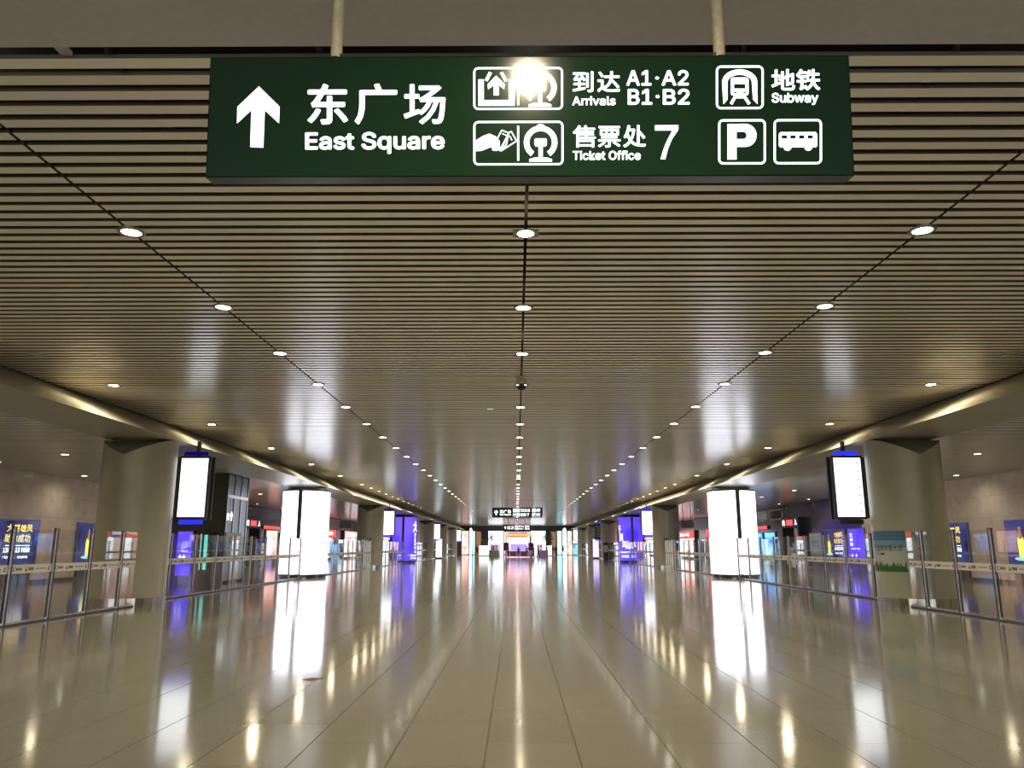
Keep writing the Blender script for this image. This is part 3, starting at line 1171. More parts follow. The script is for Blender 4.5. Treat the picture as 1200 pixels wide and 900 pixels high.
def wall_lightbox(sx, y0, y1, z0, z1, mat, label, deco=None, name='wall_lightbox'):
    t = empty(name, (0, 0, 0), label, 'lightbox')
    x0, x1 = sx * XW, sx * (XW - 0.11)
    MB().box(x0, y0 - 0.06, z0 - 0.06, x1, y1 + 0.06, z1 + 0.06).build('case', pbr('lightbox_case', (0.16, 0.17, 0.30), 0.3, 0.4), t)
    MB().box(sx * (XW - 0.11), y0, z0, sx * (XW - 0.12), y1, z1).build('lit_print', mat, t)
    if deco:
        deco(t, wall_sheet(sx, y0, y1, z0), y1 - y0, z1 - z0)
    # base plinth carrying the box to the floor
    MB().box(x0, y0 + 0.2, 0.15, sx * (XW - 0.08), y1 - 0.2, z0 - 0.06).build('plinth', M_DARKSTEEL, t)
    return t


def bottle_ad(t, sh, L, H):
    m = MB()
    for s_, b in (('大将雄风', (0.50, 0.74, 0.90, 0.92)), ('助你成功', (0.48, 0.50, 0.88, 0.69))):
        for q, ch in enumerate(s_):
            du = (b[2] - b[0]) / 4
            text_to(m, ch, ((b[0] + q * du) * L, b[1] * H, (b[0] + (q + 0.92) * du) * L, b[3] * H), sh, 0.02)
    m.build('slogan', E_YELLOW, t)
    m = MB()
    text_to(m, '138 1813 9058', (0.48 * L, 0.27 * H, 0.88 * L, 0.38 * H), sh, 0.02)
    text_to(m, '——————————', (0.50 * L, 0.42 * H, 0.88 * L, 0.435 * H), sh, 0.0)
    text_to(m, '广告招商热线', (0.48 * L, 0.13 * H, 0.66 * L, 0.19 * H), sh, 0.01)
    text_to(m, '欢迎来电', (0.70 * L, 0.13 * H, 0.86 * L, 0.19 * H), sh, 0.01)
    m.build('phone_line', E_WHITE, t)
    m = MB()
    c = 0.22 * L
    poly_to(m, [(c - 0.20, 0.16 * H), (c + 0.20, 0.16 * H), (c + 0.22, 0.50 * H), (c + 0.17, 0.62 * H), (c - 0.17, 0.62 * H), (c - 0.22, 0.50 * H)], sh)
    m.build('bottle_print', emit('bottle_yellow', (1.0, 0.80, 0.10), 1.5), t)
    m = MB()
    sh2 = lambda u, v: sh(u, v, 0.006)
    poly_to(m, [(c - 0.12, 0.58 * H), (c + 0.12, 0.58 * H), (c + 0.13, 0.68 * H), (c + 0.06, 0.78 * H), (c + 0.07, 0.86 * H), (c - 0.07, 0.86 * H), (c - 0.06, 0.78 * H), (c - 0.13, 0.68 * H)], sh2)
    m.build('bottle_neck_print', emit('bottle_amber', (0.55, 0.28, 0.14), 0.8), t)
    m = MB()
    N = 16
    poly_to(m, [(c + 0.55 * math.cos(2 * math.pi * i / N), 0.12 * H + 0.08 * math.sin(2 * math.pi * i / N)) for i in range(N)], sh)
    m.build('glow_print', emit('print_glow', (0.3, 0.6, 1.0), 1.3), t)


def city_ad(t, sh, L, H):
    m = MB()
    text_to(m, '城市客厅', (0.22 * L, 0.58 * H, 0.78 * L, 0.70 * H), sh, 0.01)
    text_to(m, '欢迎您', (0.34 * L, 0.42 * H, 0.72 * L, 0.50 * H), sh, 0.01)
    m.build('lettering', M_INK, t)
    m = MB()
    rg = random.Random(2)
    for i in range(14):
        u = L * (0.04 + i * 0.066)
        h = H * rg.uniform(0.12, 0.26)
        poly_to(m, [(u - 0.05, 0.01), (u + 0.07, 0.01), (u + 0.02, h)], sh)
    m.build('tree_print', cols[3], t)['kind'] = 'stuff'


def purple_ad(t, sh, L, H):
    m = MB()
    for q, ch in enumerate('江城美'):
        text_to(m, ch, (0.12 * L, (0.74 - 0.16 * q) * H, 0.3 * L, (0.86 - 0.16 * q) * H), sh, 0.02)
    text_to(m, '一城山水 天下江南', (0.1 * L, 0.3 * H, 0.7 * L, 0.35 * H), sh, 0.01)
    text_to(m, '▲', (0.15 * L, 0.06 * H, 0.25 * L, 0.16 * H), sh, 0.0)
    text_to(m, '▲', (0.4 * L, 0.06 * H, 0.5 * L, 0.16 * H), sh, 0.0)
    m.build('lettering', E_WHITE, t)


for side, sx in (('left', -1), ('right', 1)):
    a1, a2 = (30.3, 34.7) if sx < 0 else (30.1, 34.5)
    wall_lightbox(sx, a1, a2, 0.85, 2.66, E_POSTER, 'night blue drink advert with bottle and yellow slogan, nearest on the %s wall' % side, bottle_ad)
    wall_lightbox(sx, 37.9 if sx < 0 else 37.5, 42.1, 0.85, 2.66, E_POSTER, 'night blue bottle advert half hidden behind the first column, %s wall' % side, bottle_ad)
# right wall run after the column
wall_lightbox(1, 48.6, 50.9, 0.85, 2.66, E_PURPLE, 'violet scenery advert on the right wall seen past the near column', purple_ad)
wall_lightbox(1, 51.4, 54.8, 0.85, 2.66, E_POSTER, 'dark blue advert with yellow slogan on right wall past the violet one', bottle_ad)
wall_lightbox(1, 55.4, 57.6, 0.85, 2.5, E_GREYP, 'dull grey poster with green treeline on the right wall', city_ad)
wall_lightbox(1, 65.3, 67.9, 0.85, 2.7, E_BLUES, 'bright blue advert on the right wall before the white column drum', None)
wall_lightbox(1, 68.6, 71.8, 0.85, 2.7, E_BLUES, 'bright blue advert on the right wall, farther of the pair', None)
wall_lightbox(-1, 66.5, 69.5, 0.7, 2.9, E_REDP, 'pink and orange lit advert on the left wall before the white drum', None)
wall_lightbox(-1, 70.4, 73.0, 0.85, 2.7, E_BLUES, 'blue and white lit advert on the left wall beside the pink one', None)
for sx, y0, y1 in ((-1, 65.5, 70.0), (1, 67.0, 72.0)):
    t = empty('red_shop_sign', (0, 0, 0), 'red lit sign strip above the adverts on the %s wall' % ('left' if sx < 0 else 'right'), 'sign')
    MB().box(sx * XW, y0, 3.02, sx * (XW - 0.15), y1, 3.32).build('case', M_BLACK, t)
    MB().box(sx * (XW - 0.15), y0 + 0.05, 3.06, sx * (XW - 0.16), y1 - 0.05, 3.28).build('lit_strip', E_RED, t)

# entrances with LED board
for side, sx in (('left', -1), ('right', 1)):
    y0, y1 = (60.0, 63.8) if sx < 0 else (58.6, 62.4)
    t = empty('entrance_portal', (0, 0, 0), 'black entrance portal with red display board in the %s aisle' % side, 'entrance')
    x = sx * (XW - 0.02)
    xi = sx * (XW - 0.5)
    MB().box(x, y0, 3.0, xi, y1, 3.75).build('fascia', M_BLACK, t)
    MB().box(x, y0, 0, xi, y0 + 0.3, 3.0).build('pier', M_BLACK, t)
    MB().box(x, y1 - 0.3, 0, xi, y1, 3.0).build('pier', M_BLACK, t)
    MB().box(x, y0 + 0.3, 0.02, sx * (XW - 0.05), y1 - 0.3, 3.0).build('doorway', pbr('dark_glass', (0.01, 0.01, 0.012), 0.08), t)
    sh = sheet((xi, y0 if sx < 0 else y1, 3.0), (0, -sx, 0), (-sx, 0, 0))
    m = MB()
    poly_to(m, [(1.25, 0.18), (2.6, 0.18), (2.6, 0.58), (1.25, 0.58)], sh)
    m.build('red_display', E_RED, t)
    m = MB()
    text_to(m, '出', (0.35, 0.16, 0.85, 0.62), sh, 0.03)
    text_to(m, '入', (3.0, 0.16, 3.5, 0.62), sh, 0.03)
    m.build('icon', E_WHITE, t)

# ================================================================== ELEVATOR SHAFT (left aisle)
t = empty('elevator_shaft', (-13.0, 34.4, 0), 'glass sided lift shaft with dark olive front in the left aisle', 'elevator')
M_OLIVE = pbr('olive_panel', (0.06, 0.058, 0.035), 0.25, 0.3)
for i in range(3):
    MB().box(-2.4 + i * 0.8 + 0.004, 0, 0.0, -2.4 + (i + 1) * 0.8 - 0.004, 0.1, ZA - 0.005).build('front_panel', M_OLIVE, t)
for i in range(3):
    for z0, z1 in ((0.1, 3.72), (3.86, ZA - 0.05)):
        MB().box(-0.02, 0.15 + i * 0.85, z0, 0.0, 0.92 + i * 0.85, z1).build('glass_pane', pbr('shaft_panel_grey', (0.12, 0.15, 0.16), 0.45, 0.0, 0.25), t)
for y in (0.08, 0.94, 1.79, 2.66):
    MB().box(-0.06, y - 0.035, 0, 0.03, y + 0.035, ZA - 0.005).build('mullion', M_DARKSTEEL, t)
MB().box(-0.06, 0.1, 3.72, 0.035, 2.66, 3.86).build('transom', M_DARKSTEEL, t)
MB().box(-2.4, 2.6, 0, -0.07, 2.7, ZA - 0.005).build('rear_panel', M_OLIVE, t)
MB().box(-2.4, 0.11, 0, -2.3, 2.59, ZA - 0.005).build('side_panel', M_OLIVE, t)
m = MB()
sh = sheet((0.003, 0.1, 0), (0, 1, 0), (1, 0, 0))
poly_to(m, [(0.62, 3.15), (0.40, 2.92), (0.53, 2.92), (0.53, 2.72), (0.71, 2.72), (0.71, 2.92), (0.80, 2.92)], sh)
text_to(m, '梯', (0.06, 2.72, 0.34, 3.05), sh, 0.03)
m.build('arrow_decal', E_WHITE, t)['kind'] = 'stuff'
t = empty('shaft_lightbox', (-14.6, 34.3, 0), 'violet scenery lightbox standing against the dark lift shaft', 'lightbox')
MB().box(-0.36, -0.12, 0.0, 0.36, 0.08, 2.28).build('case', M_DARKSTEEL, t)
MB().box(-0.32, -0.125, 0.35, 0.32, -0.12, 2.22).build('lit_print', E_PURPLE, t)
m = MB()
sh = sheet((-0.32, -0.126, 0.75), (1, 0, 0), (0, -1, 0))
text_to(m, '▲▲', (0.08, 0.36, 0.4, 0.5), sh)
text_to(m, '一城山水', (0.08, 0.62, 0.5, 0.68), sh)
m.build('lettering', E_WHITE, t)['kind'] = 'stuff'
t = empty('vending_machine', (-13.75, 34.3, 0), 'dark cabinet with teal lit window against the lift shaft', 'machine')
MB().box(-0.30, -0.2, 0.0, 0.40, 0.08, 2.2).build('body', M_BLACK, t)
MB().box(0.02, -0.205, 0.6, 0.17, -0.2, 2.08).build('lit_window', E_TEAL, t)
MB().box(-0.14, -0.205, 0.6, -0.09, -0.2, 2.12).build('light_strip', E_TEAL, t)
t = empty('shaft_poster', (-12.96, 34.6, 0), 'dull green and grey poster on the glass side of the lift shaft', 'poster')
MB().box(0, 0, 0.9, 0.04, 1.75, 2.2).build('sheet', E_GREYP, t)
m = MB()
sh = sheet((0.041, 0, 0.9), (0, 1, 0), (1, 0, 0))
text_to(m, '城市客厅', (0.3, 0.8, 1.5, 1.0), sh, 0.02)
text_to(m, '欢迎您', (0.45, 0.5, 1.4, 0.68), sh, 0.02)
m.build('lettering', M_INK, t)
m = MB()
for i in range(12):
    u = 0.08 + i * 0.135
    h = random.uniform(0.12, 0.28)
    poly_to(m, [(u - 0.06, 0.0), (u + 0.07, 0.0), (u + 0.01, h)], lambda a, b: sh(a, b, 0.002))
m.build('tree_print', cols[3], t)['kind'] = 'stuff'

# hanging boards with twin poles beyond the second column
for side, sx in (('left', -1), ('right', 1)):
    p = at(605 + sx * 200, 618, 64)
    t = empty('hanging_board', (p.x, 64, 0), 'teal grey board on two pale poles hanging over the %s aisle' % side, 'sign')
    MB().box(-0.5, -0.1, 3.05, 0.5, 0.1, 3.65).build('board', pbr('board_teal', (0.16, 0.22, 0.21), 0.3), t)
    for x in (-0.32, 0.32):
        MB().cyl(x, 0, 3.65, ZA, 0.035, n=12).build('pole', M_POLE, t, smooth='auto')

# ================================================================== FAR AISLE SHOPFRONTS


def shopfront(sx, y0, y1, mat, signmat, label, text):
    t = empty('shopfront', (0, 0, 0), label, 'shop')
    x = sx * XW
    MB().box(x, y0, 0.15, sx * (XW - 0.3), y0 + 0.15, 3.5).build('pier', M_DARKSTEEL, t)
    MB().box(x, y1 - 0.15, 0.15, sx * (XW - 0.3), y1, 3.5).build('pier', M_DARKSTEEL, t)
    n = 4
    d = (y1 - y0 - 0.3) / n
    for i in range(n):
        MB().box(x, y0 + 0.15 + i * d + 0.05, 0.3, sx * (XW - 0.1), y0 + 0.15 + (i + 1) * d - 0.05, 2.5).build('window_display', mat if i % 2 else E_SHOP, t)
    MB().box(x, y0 + 0.15, 2.6, sx * (XW - 0.35), y1 - 0.15, 3.4).build('sign_board', signmat, t)
    m = MB()
    L = y1 - y0
    sh = sheet((sx * (XW - 0.35), y0 if sx < 0 else y1, 2.6), (0, -sx, 0), (-sx, 0, 0))
    text_to(m, text, (L * 0.2, 0.2, L * 0.8, 0.62), sh, 0.02)
    m.build('lettering', E_WHITE, t)


shopfront(-1, 84, 91, E_BLUES, E_RED, 'shopfront with red sign board in left aisle, nearer one', '特产超市')
shopfront(-1, 96, 106, E_REDP, E_PINK, 'shopfront with pink sign board in left aisle, farther one', '江南小吃')
shopfront(1, 80, 88, E_REDP, E_RED, 'shopfront with red sign board in right aisle, nearer one', '特产超市')
shopfront(1, 94, 106, E_REDP, E_RED, 'shopfront with long red sign board in right aisle, farther one', '江南小吃')
shopfront(-1, 118, 130, E_CYAN, E_PINK, 'shopfront at the far end of the left aisle', '书店')
shopfront(1, 118, 130, E_CYAN, E_ORANGE, 'shopfront at the far end of the right aisle', '茶饮')
# upper dark window frames in the right aisle wall
for i, y in enumerate((63.5, 67.5)):
    t = empty('window_%d' % (i + 1), (XW, y, 3.75))
    struct(t)
    for (a, b, c_, d_) in ((0, 0, 3, 0.06), (0, 0.74, 3, 0.8), (0, 0, 0.06, 0.8), (2.94, 0, 3, 0.8)):
        MB().box(-0.04, a, b, 0, c_, d_).build('window_frame', M_STEEL, t)
    MB().box(-0.02, 0.06, 0.06, 0, 2.94, 0.74).build('pane', pbr('dark_pane', (0.05, 0.05, 0.055), 0.06), t)

# ================================================================== FAR END SHOPS


def stall(px0, px1, pyt, pyb, Y, mat, label, cat='shop', name='shop_stall', depth=2.5, frame=M_DARKSTEEL, extra=None):
    a, b = at(px0, pyt, Y), at(px1, pyb, Y)
    t = empty(name, ((a.x + b.x) / 2, Y, 0), label, cat)
    w_ = (b.x - a.x) / 2
    zt, zb = a.z, max(b.z, 0.0)
    MB().box(-w_, 0.05, zb, w_, depth, zt).build('body', frame, t)
    MB().box(-w_ + 0.06, 0, zb + 0.12, w_ - 0.06, 0.045, zt - 0.06).build('lit_front', mat, t)
    if zb < 0.4:
        MB().box(-w_, 0.0, 0, w_, 0.05, zb + 0.12).build('kick_board', M_BLACK, t)
    if extra:
        extra(t, w_, zb, zt)
    return t


def shelves(t, w_, zb, zt):
    n = 4
    for i in range(n):
        z = zb + 0.6 + i * (zt - zb - 0.9) / n
        MB().box(-w_ + 0.1, -0.12, z, w_ - 0.1, 0.0, z + 0.05).build('shelf', M_STEEL, t)


def arch(t, w_, zb, zt):
    N = 14
    m = MB()
    for i in range(N):
        a0, a1 = math.pi * i / N, math.pi * (i + 1) / N
        m.quad([(w_ * 0.8 * math.cos(a0), -0.01, zt - 0.1 + 0.6 * math.sin(a0)), (w_ * 0.8 * math.cos(a1), -0.01, zt - 0.1 + 0.6 * math.sin(a1)), (0, -0.01, zt - 0.1)])
    m.build('arch_top', E_SHOP, t)
    shelves(t, w_, zb, zt)


stall(541, 548.8, 622, 652, 146, E_REDP, 'orange and pink shop front at the far left corner', extra=shelves)
stall(549.8, 553.2, 622, 652, 146, E_SHOP, 'narrow white arched shop front beside the orange one, far left', extra=arch)
stall(554, 556.3, 622, 652, 146, E_CYAN, 'slim pale blue lit pillar at the far left end', cat='pillar light', name='light_pillar')
stall(652.5, 658.5, 622, 652, 146, E_CYAN, 'pale blue lit shop front at the far right end')
stall(658.8, 664.5, 622, 652, 146, E_SHOP, 'white arched shop front at the far right end', extra=arch)
stall(664.8, 670.5, 622, 652, 146, E_REDP, 'orange and white shop front at the far right corner', extra=shelves)
_p = stall(671, 678.5, 622, 637, 146, E_SHOP, 'white lit hanging panel above the blue kiosk, far right', name='lit_panel', cat='panel')
for _x in (-0.3, 0.3):
    MB().box(_x - 0.02, 0.5, 4.7, _x + 0.02, 0.54, HC).build('hanger', M_STEEL, _p)
stall(671.5, 681, 637.5, 653, 142, E_BLUES, 'blue glowing kiosk at the far right corner', name='blue_kiosk', cat='kiosk')
for sx, mt, lab in ((-1, emit('pale_cyan_print', (0.6, 0.9, 1.0), 2.2), 'pale cyan standing lightbox between the fifth and sixth left columns'),
                    (1, emit('pale_violet_print', (0.55, 0.45, 1.0), 1.8), 'pale violet standing lightbox between the fifth and sixth right columns')):
    t = empty('standing_lightbox', (sx * 10.1, 101, 0), lab, 'lightbox')
    MB().box(-0.42, 0, 0.0, 0.42, 0.25, 2.55).build('case', M_BLACK, t)
    MB().box(-0.37, -0.01, 0.2, 0.37, 0.0, 2.5).build('lit_print', mt, t)
t = empty('notice_board', (10.55, 96.0 - 2.2, 0), 'grey notice board standing by the fifth right column', 'sign')
MB().box(-0.3, 0, 0.1, 0.3, 0.08, 2.0).build('board', M_BLACK, t)
MB().box(-0.24, -0.01, 0.9, 0.24, 0.0, 1.7).build('sheet', pbr('paper_grey', (0.35, 0.38, 0.36), 0.6), t)
MB().box(-0.3, -0.1, 0.0, 0.3, 0.2, 0.1).build('foot', M_BLACK, t)
# timber slat screens
for px0, px1, lab in ((557.6, 563, 'brown timber screen between far left shops'), (645, 651.5, 'brown timber screen between far right shops')):
    a, b = at(px0, 623, 147), at(px1, 652, 147)
    t = empty('timber_screen', ((a.x + b.x) / 2, 147, 0), lab, 'screen')
    w_ = (b.x - a.x) / 2
    for i in range(5):
        x = -w_ + (i + 0.2) * 2 * w_ / 5
        MB().box(x, 0, 0, x + w_ * 0.24, 0.2, a.z).build('upright', pbr('brown_timber', (0.35, 0.16, 0.08), 0.5), t)
    MB().box(-w_, 0.22, 0, w_, 0.3, a.z).build('backing', emit('amber_dim', (0.8, 0.45, 0.25), 0.7), t)
# big LED walls behind
stall(572, 590, 622, 650, 149, E_SHOP, 'large white lit shop wall left of the centre kiosk', name='lit_wall', cat='shop')
stall(621.5, 639.5, 622, 650, 149, E_SHOP, 'large white lit shop wall right of the centre kiosk', name='lit_wall', cat='shop')
stall(590.5, 621, 623, 650, 149.5, emit('mall_pink', (1, 0.75, 0.85), 1.8, (0.6, [(1, 0.95, 1), (0.9, 0.55, 0.8), (0.6, 0.5, 1.0)])), 'pink and white lit shop interior behind the centre kiosk', name='lit_wall', cat='shop')
for px0, px1, lab in ((574, 590, 'dim lilac display wall left of the centre kiosk'), (621.5, 637.5, 'dim lilac display wall right of the centre kiosk')):
    a, b = at(px0, 638, 140), at(px1, 654, 140)
    t = empty('display_wall', ((a.x + b.x) / 2, 140, 0), lab, 'display')
    w_ = (b.x - a.x) / 2
    MB().box(-w_, 0.05, 0, w_, 0.5, a.z).build('backboard', M_DARKSTEEL, t)
    for q in range(4):
        x = -w_ + q * w_ / 2 + 0.08
        MB().box(x, 0, 0.3, x + w_ / 2 - 0.16, 0.05, a.z - 0.1).build('lit_bay', emit('lilac_dim', (0.55, 0.42, 0.75), 0.55) if q % 2 else emit('rose_dim', (0.8, 0.55, 0.7), 0.8), t)
    MB().box(-w_, -0.4, 0, w_, 0.0, 0.3).build('plinth', M_BLACK, t)
# white glowing cubes
for px0, px1, lab in ((561.5, 573, 'white glowing counter cube left of the centre kiosk'), (635.5, 646.5, 'white glowing counter cube right of the centre kiosk')):
    a, b = at(px0, 639.5, 128), at(px1, 653, 128)
    t = empty('glow_counter', ((a.x + b.x) / 2, 128, 0), lab, 'counter')
    w_ = (b.x - a.x) / 2
    MB().box(-w_, 0, 0.12, w_, 1.6, a.z).build('glowing_body', E_SCREEN, t)
    MB().box(-w_ + 0.05, 0.05, 0, w_ - 0.05, 1.5, 0.12).build('plinth', M_BLACK, t)
    MB().box(-w_ - 0.04, -0.04, a.z, w_ + 0.04, 1.64, a.z + 0.05).build('top_slab', M_STEEL, t)
# centre kiosk
t = empty('centre_kiosk', (0.2, 116, 0), 'open kiosk with orange canopy beam and red counter in the middle of the far end', 'kiosk')
MB().box(-2.0, 0, 3.05, 2.0, 0.35, 3.45).build('canopy_beam', E_ORANGE, t)
for x in (-1.85, 1.85):
    MB().box(x - 0.09, 0.05, 0, x + 0.09, 0.3, 3.05).build('post', M_DARKSTEEL, t)
    p = MB().cyl(x, -0.1, 0.95, 2.1, 0.42, n=24).build('black_drum', M_BLACK, t, smooth='auto')
    MB().cyl(x, -0.53, 1.6, 1.62, 0.12, n=16).build('badge', M_STEEL, p)
MB().box(-2.0, -0.5, 0.1, 2.0, 0.4, 0.85).build('counter', pbr('counter_red', (0.30, 0.03, 0.06), 0.3), t)
for q in range(5):
    MB().box(-1.9 + q * 0.78, -0.52, 0.16, -1.25 + q * 0.78, -0.5, 0.8).build('counter_panel', pbr('counter_wine', (0.16, 0.02, 0.05), 0.3) if q % 2 else pbr('counter_lilac', (0.45, 0.35, 0.6), 0.3), t)
MB().box(-2.05, -0.55, 0.85, 2.05, 0.45, 0.92).build('counter_top', M_STEEL, t)
MB().box(-1.2, 0.2, 0.93, 1.2, 0.3, 1.9).build('back_panel', emit('kiosk_violet', (0.45, 0.35, 1.0), 1.0), t)
MB().box(-2.75, 0.3, 0.1, -2.3, 0.7, 2.0).build('side_light', E_SCREEN, t)
MB().box(2.3, 0.3, 0.1, 2.75, 0.7, 2.0).build('side_light', E_SCREEN, t)
MB().box(-4.4, 0.8, 0.0, -2.9, 1.5, 1.0).build('display_case', pbr('case_olive', (0.16, 0.18, 0.12), 0.4), t)
MB().box(2.9, 0.8, 0.0, 4.4, 1.5, 1.0).build('display_case', pbr('case_violet', (0.25, 0.15, 0.35), 0.4), t)

# potted trees beside the cubes
M_LEAF = pbr('leaf_dark', (0.02, 0.07, 0.03), 0.5)
for i, px in enumerate((567, 575.5, 637, 645)):
    a = at(px, 640, 133)
    t = empty('potted_tree', (a.x, 132, 0), ('dark leafy tree behind the left glowing cube', 'dark leafy tree just right of the left glowing cube', 'dark leafy tree just left of the right glowing cube', 'dark leafy tree behind the right glowing cube')[i], 'tree')
    MB().cyl(0, 0, 0, 0.5, 0.28, 0.36, n=16).build('pot', M_BLACK, t, smooth='auto')
    MB().cyl(0, 0, 0.5, 2.4, 0.05, 0.03, n=8).build('trunk', pbr('bark', (0.1, 0.06, 0.04), 0.8), t)
    m = MB()
    rg = random.Random(i)
    for q in range(130):
        d = Vector((rg.gauss(0, 1), rg.gauss(0, 1), rg.gauss(0, 1))).normalized() * rg.uniform(0.3, 1.0)
        c = Vector((0, 0, 2.9)) + Vector((d.x * 0.5, d.y * 0.5, d.z * 1.0))
        u = Vector((rg.gauss(0, 1), rg.gauss(0, 1), rg.gauss(0, 1))).normalized() * 0.16
        v = Vector((rg.gauss(0, 1), rg.gauss(0, 1), rg.gauss(0, 1))).normalized() * 0.09
        m.quad([c - u, c + v, c + u, c - v])
    o = m.build('foliage', M_LEAF, t)

# ================================================================== PEOPLE


def person(loc, rz, label, shirt, trousers, hair=None, h=1.7, stride=0.16, arm=0.12, bag=None, hem=0.96):
    root = empty('person', (loc[0], loc[1], 0), label, 'person', rz=rz)
    s = h / 1.7
    V, E, RR = [], [], []

    def add(p, r, prev=None):
        V.append(Vector(p) * s)
        RR.append(r * s)
        if prev is not None:
            E.append((prev, len(V) - 1))
        return len(V) - 1
    pel = add((0, 0, 0.93), 0.135)
    wai = add((0, 0, 1.08), 0.115, pel)
    che = add((0, 0, 1.28), 0.145, wai)
    upc = add((0, 0, 1.39), 0.12, che)
    nek = add((0, -0.005, 1.46), 0.052, upc)
    hd0 = add((0, -0.01, 1.53), 0.078, nek)
    hd1 = add((0, -0.005, 1.60), 0.092, hd0)
    add((0, 0.0, 1.655), 0.07, hd1)
    for sd in (-1, 1):
        hip = add((sd * 0.09, 0, 0.88), 0.095, pel)
        kn = add((sd * 0.095, -sd * stride * 0.6 - 0.02, 0.50), 0.062, hip)
        an = add((sd * 0.095, -sd * stride + (0.05 if sd < 0 else 0), 0.085), 0.042, kn)
        add((sd * 0.10, -sd * stride - 0.12 + (0.05 if sd < 0 else 0), 0.04), 0.036, an)
        sh_ = add((sd * 0.175, 0, 1.37), 0.062, upc)
        el = add((sd * 0.235, sd * arm * 0.4 + 0.02, 1.10), 0.044, sh_)
        wr = add((sd * 0.24, sd * arm - 0.05, 0.87), 0.031, el)
        add((sd * 0.235, sd * arm - 0.07, 0.79), 0.033, wr)
    me = bpy.data.meshes.new('body')
    me.from_pydata([tuple(v) for v in V], E, [])
    o = bpy.data.objects.new('body_tmp', me)
    COL.objects.link(o)
    md = o.modifiers.new('skin', 'SKIN')
    md.use_smooth_shade = True
    sv = me.skin_vertices[0].data
    for i, r in enumerate(RR):
        sv[i].radius = (r, r * (0.72 if i in (0, 1, 2, 3) else 1.0))
        sv[i].use_root = (i == 0)
    o.modifiers.new('sub', 'SUBSURF').levels = 1
    o.modifiers['sub'].render_levels = 1
    dg = bpy.context.evaluated_depsgraph_get()
    nm = bpy.data.meshes.new_from_object(o.evaluated_get(dg))
    bpy.data.objects.remove(o)
    for mt in (shirt, trousers, M_SKIN, M_BLACK):
        nm.materials.append(mt)
    for p in nm.polygons:
        z = p.center.z / s
        x = abs(p.center.x) / s
        p.use_smooth = True
        p.material_index = 3 if z < 0.09 else 2 if (z > 1.45 or (x > 0.19 and z < 0.90)) else 1 if z < hem and x < 0.2 else 0
    nm.name = 'body'
    link('body', nm, root)
    hm = MB()
    n = 14
    prof = [(0.0, 1.745), (0.055, 1.735), (0.088, 1.70), (0.102, 1.65), (0.098, 1.60), (0.085, 1.56)]
    hm.lathe([(r * s, z * s) for r, z in prof], n)
    hm.v = [(x, y + (0.018 if y > -0.02 else 0.03) * s, z if y > -0.03 else max(z, 1.655 * s)) for x, y, z in hm.v]
    hm.build('hair', hair or M_HAIR, root, smooth=True)
    fm = MB()
    for ex in (-0.032, 0.032):
        fm.cyl(ex * s, 1.605 * s, -0.092 * s, -0.084 * s, 0.01 * s, n=8, axis='y')
    fm.box(-0.02 * s, -0.094 * s, 1.548 * s, 0.02 * s, -0.086 * s, 1.555 * s)
    fm.build('face_features', M_BLACK, root)
    MB().quad([(-0.012 * s, -0.09 * s, 1.57 * s), (0.012 * s, -0.09 * s, 1.57 * s), (0, -0.115 * s, 1.578 * s)]).quad([(-0.012 * s, -0.09 * s, 1.57 * s), (0, -0.115 * s, 1.578 * s), (0, -0.092 * s, 1.61 * s)]).quad([(0.012 * s, -0.09 * s, 1.57 * s), (0, -0.092 * s, 1.61 * s), (0, -0.115 * s, 1.578 * s)]).build('nose', M_SKIN, root)
    if bag:
        MB().box(-0.14 * s, 0.11 * s, 1.0 * s, 0.14 * s, 0.24 * s, 1.42 * s).build('backpack', bag, root)
    return root


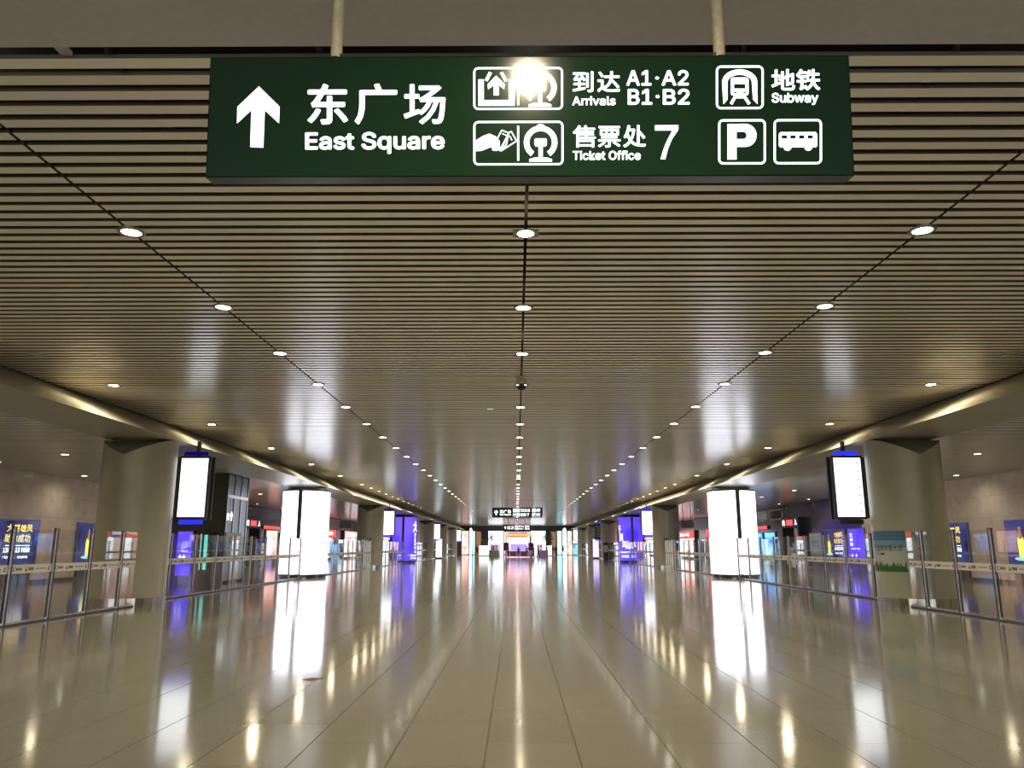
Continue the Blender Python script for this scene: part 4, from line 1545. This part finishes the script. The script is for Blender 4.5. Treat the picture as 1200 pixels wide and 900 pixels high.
C_WHITE = pbr('cloth_white', (0.9, 0.89, 0.87), 0.8)
C_NAVY = pbr('cloth_navy', (0.02, 0.025, 0.05), 0.8)
C_BLACK = pbr('cloth_black', (0.015, 0.015, 0.016), 0.8)
C_OLIVE = pbr('cloth_olive', (0.22, 0.25, 0.15), 0.8)
C_RED = pbr('cloth_red', (0.35, 0.03, 0.04), 0.8)
C_WINE = pbr('cloth_wine', (0.12, 0.03, 0.035), 0.8)
p = at(927.5, 660, 37.5)
person((p.x, 37.5), R(170), 'person in white top and pale cap behind the right glass barrier', C_WHITE, C_NAVY, hair=C_WHITE, h=1.5, hem=0.66)
p = at(939, 660, 38.3)
person((p.x, 38.3), R(170), 'person in dark wine clothes walking behind the right glass barrier', C_WINE, C_WINE, h=1.5)
for px, Y, lab, a, b, h, rz in (
        (577, 115.0, 'person in olive coat standing just left of the far kiosk', C_OLIVE, C_OLIVE, 1.75, 20),
        (607.5, 113.5, 'person in black standing in front of the red counter', C_BLACK, C_BLACK, 1.5, 180),
        (640.5, 126.5, 'person in black in front of the right glowing cube', C_BLACK, C_BLACK, 1.7, 170),
        (647.5, 130.5, 'person in dark coat right of the right glowing cube', C_BLACK, C_NAVY, 1.7, 10),
        (651, 134.0, 'person in dark coat by the right timber screen', C_BLACK, C_BLACK, 1.65, 150),
        (625, 114.5, 'person in violet grey clothes right of the far kiosk', C_NAVY, C_WINE, 1.6, 200),
        (630.5, 114.8, 'person in black top just left of the right lit wall', C_BLACK, C_BLACK, 1.72, 90),
        (634.5, 121.5, 'person in white top right of the far kiosk', C_WHITE, C_BLACK, 1.65, 0),
        (559, 135.0, 'person in black near the left timber screen', C_BLACK, C_BLACK, 1.7, 20),
        (660, 133.0, 'person in black before the white arched shop, far right', C_BLACK, C_NAVY, 1.75, 190),
        (595.5, 114.3, 'person in red jacket left of the counter middle', C_RED, C_BLACK, 1.6, 160),
        (617.5, 114.2, 'person in brown red coat right of the counter middle', C_RED, C_WINE, 1.6, 200)):
    q = at(px, 650, Y)
    person((q.x, Y), R(rz), lab, a, b, h=h, bag=C_NAVY if 'dark coat' in lab else None)

# ================================================================== SCRAP ON THE FLOOR
t = MB()
pts = [(-0.12, -0.02, 0.004, 0.008), (-0.07, -0.02, 0.012, 0.028), (-0.01, 0.0, 0.022, 0.034), (0.04, 0.03, 0.012, 0.022), (0.12, 0.09, 0.005, 0.008)]
for (x0, y0, z0, w0), (x1, y1, z1, w1) in zip(pts[:-1], pts[1:]):
    t.quad([(x0, y0 - w0, 0.001), (x1, y1 - w1, 0.001), (x1, y1, z1), (x0, y0, z0)])
    t.quad([(x0, y0, z0), (x1, y1, z1), (x1, y1 + w1 * 1.4, 0.001), (x0, y0 + w0 * 1.4, 0.001)])
o = t.build('paper_scrap', pbr('brown_scrap', (0.16, 0.09, 0.06), 0.7), loc=(-2.62, 9.95, 0))
tag(o, 'small crumpled brown scrap lying on the polished floor', 'litter')
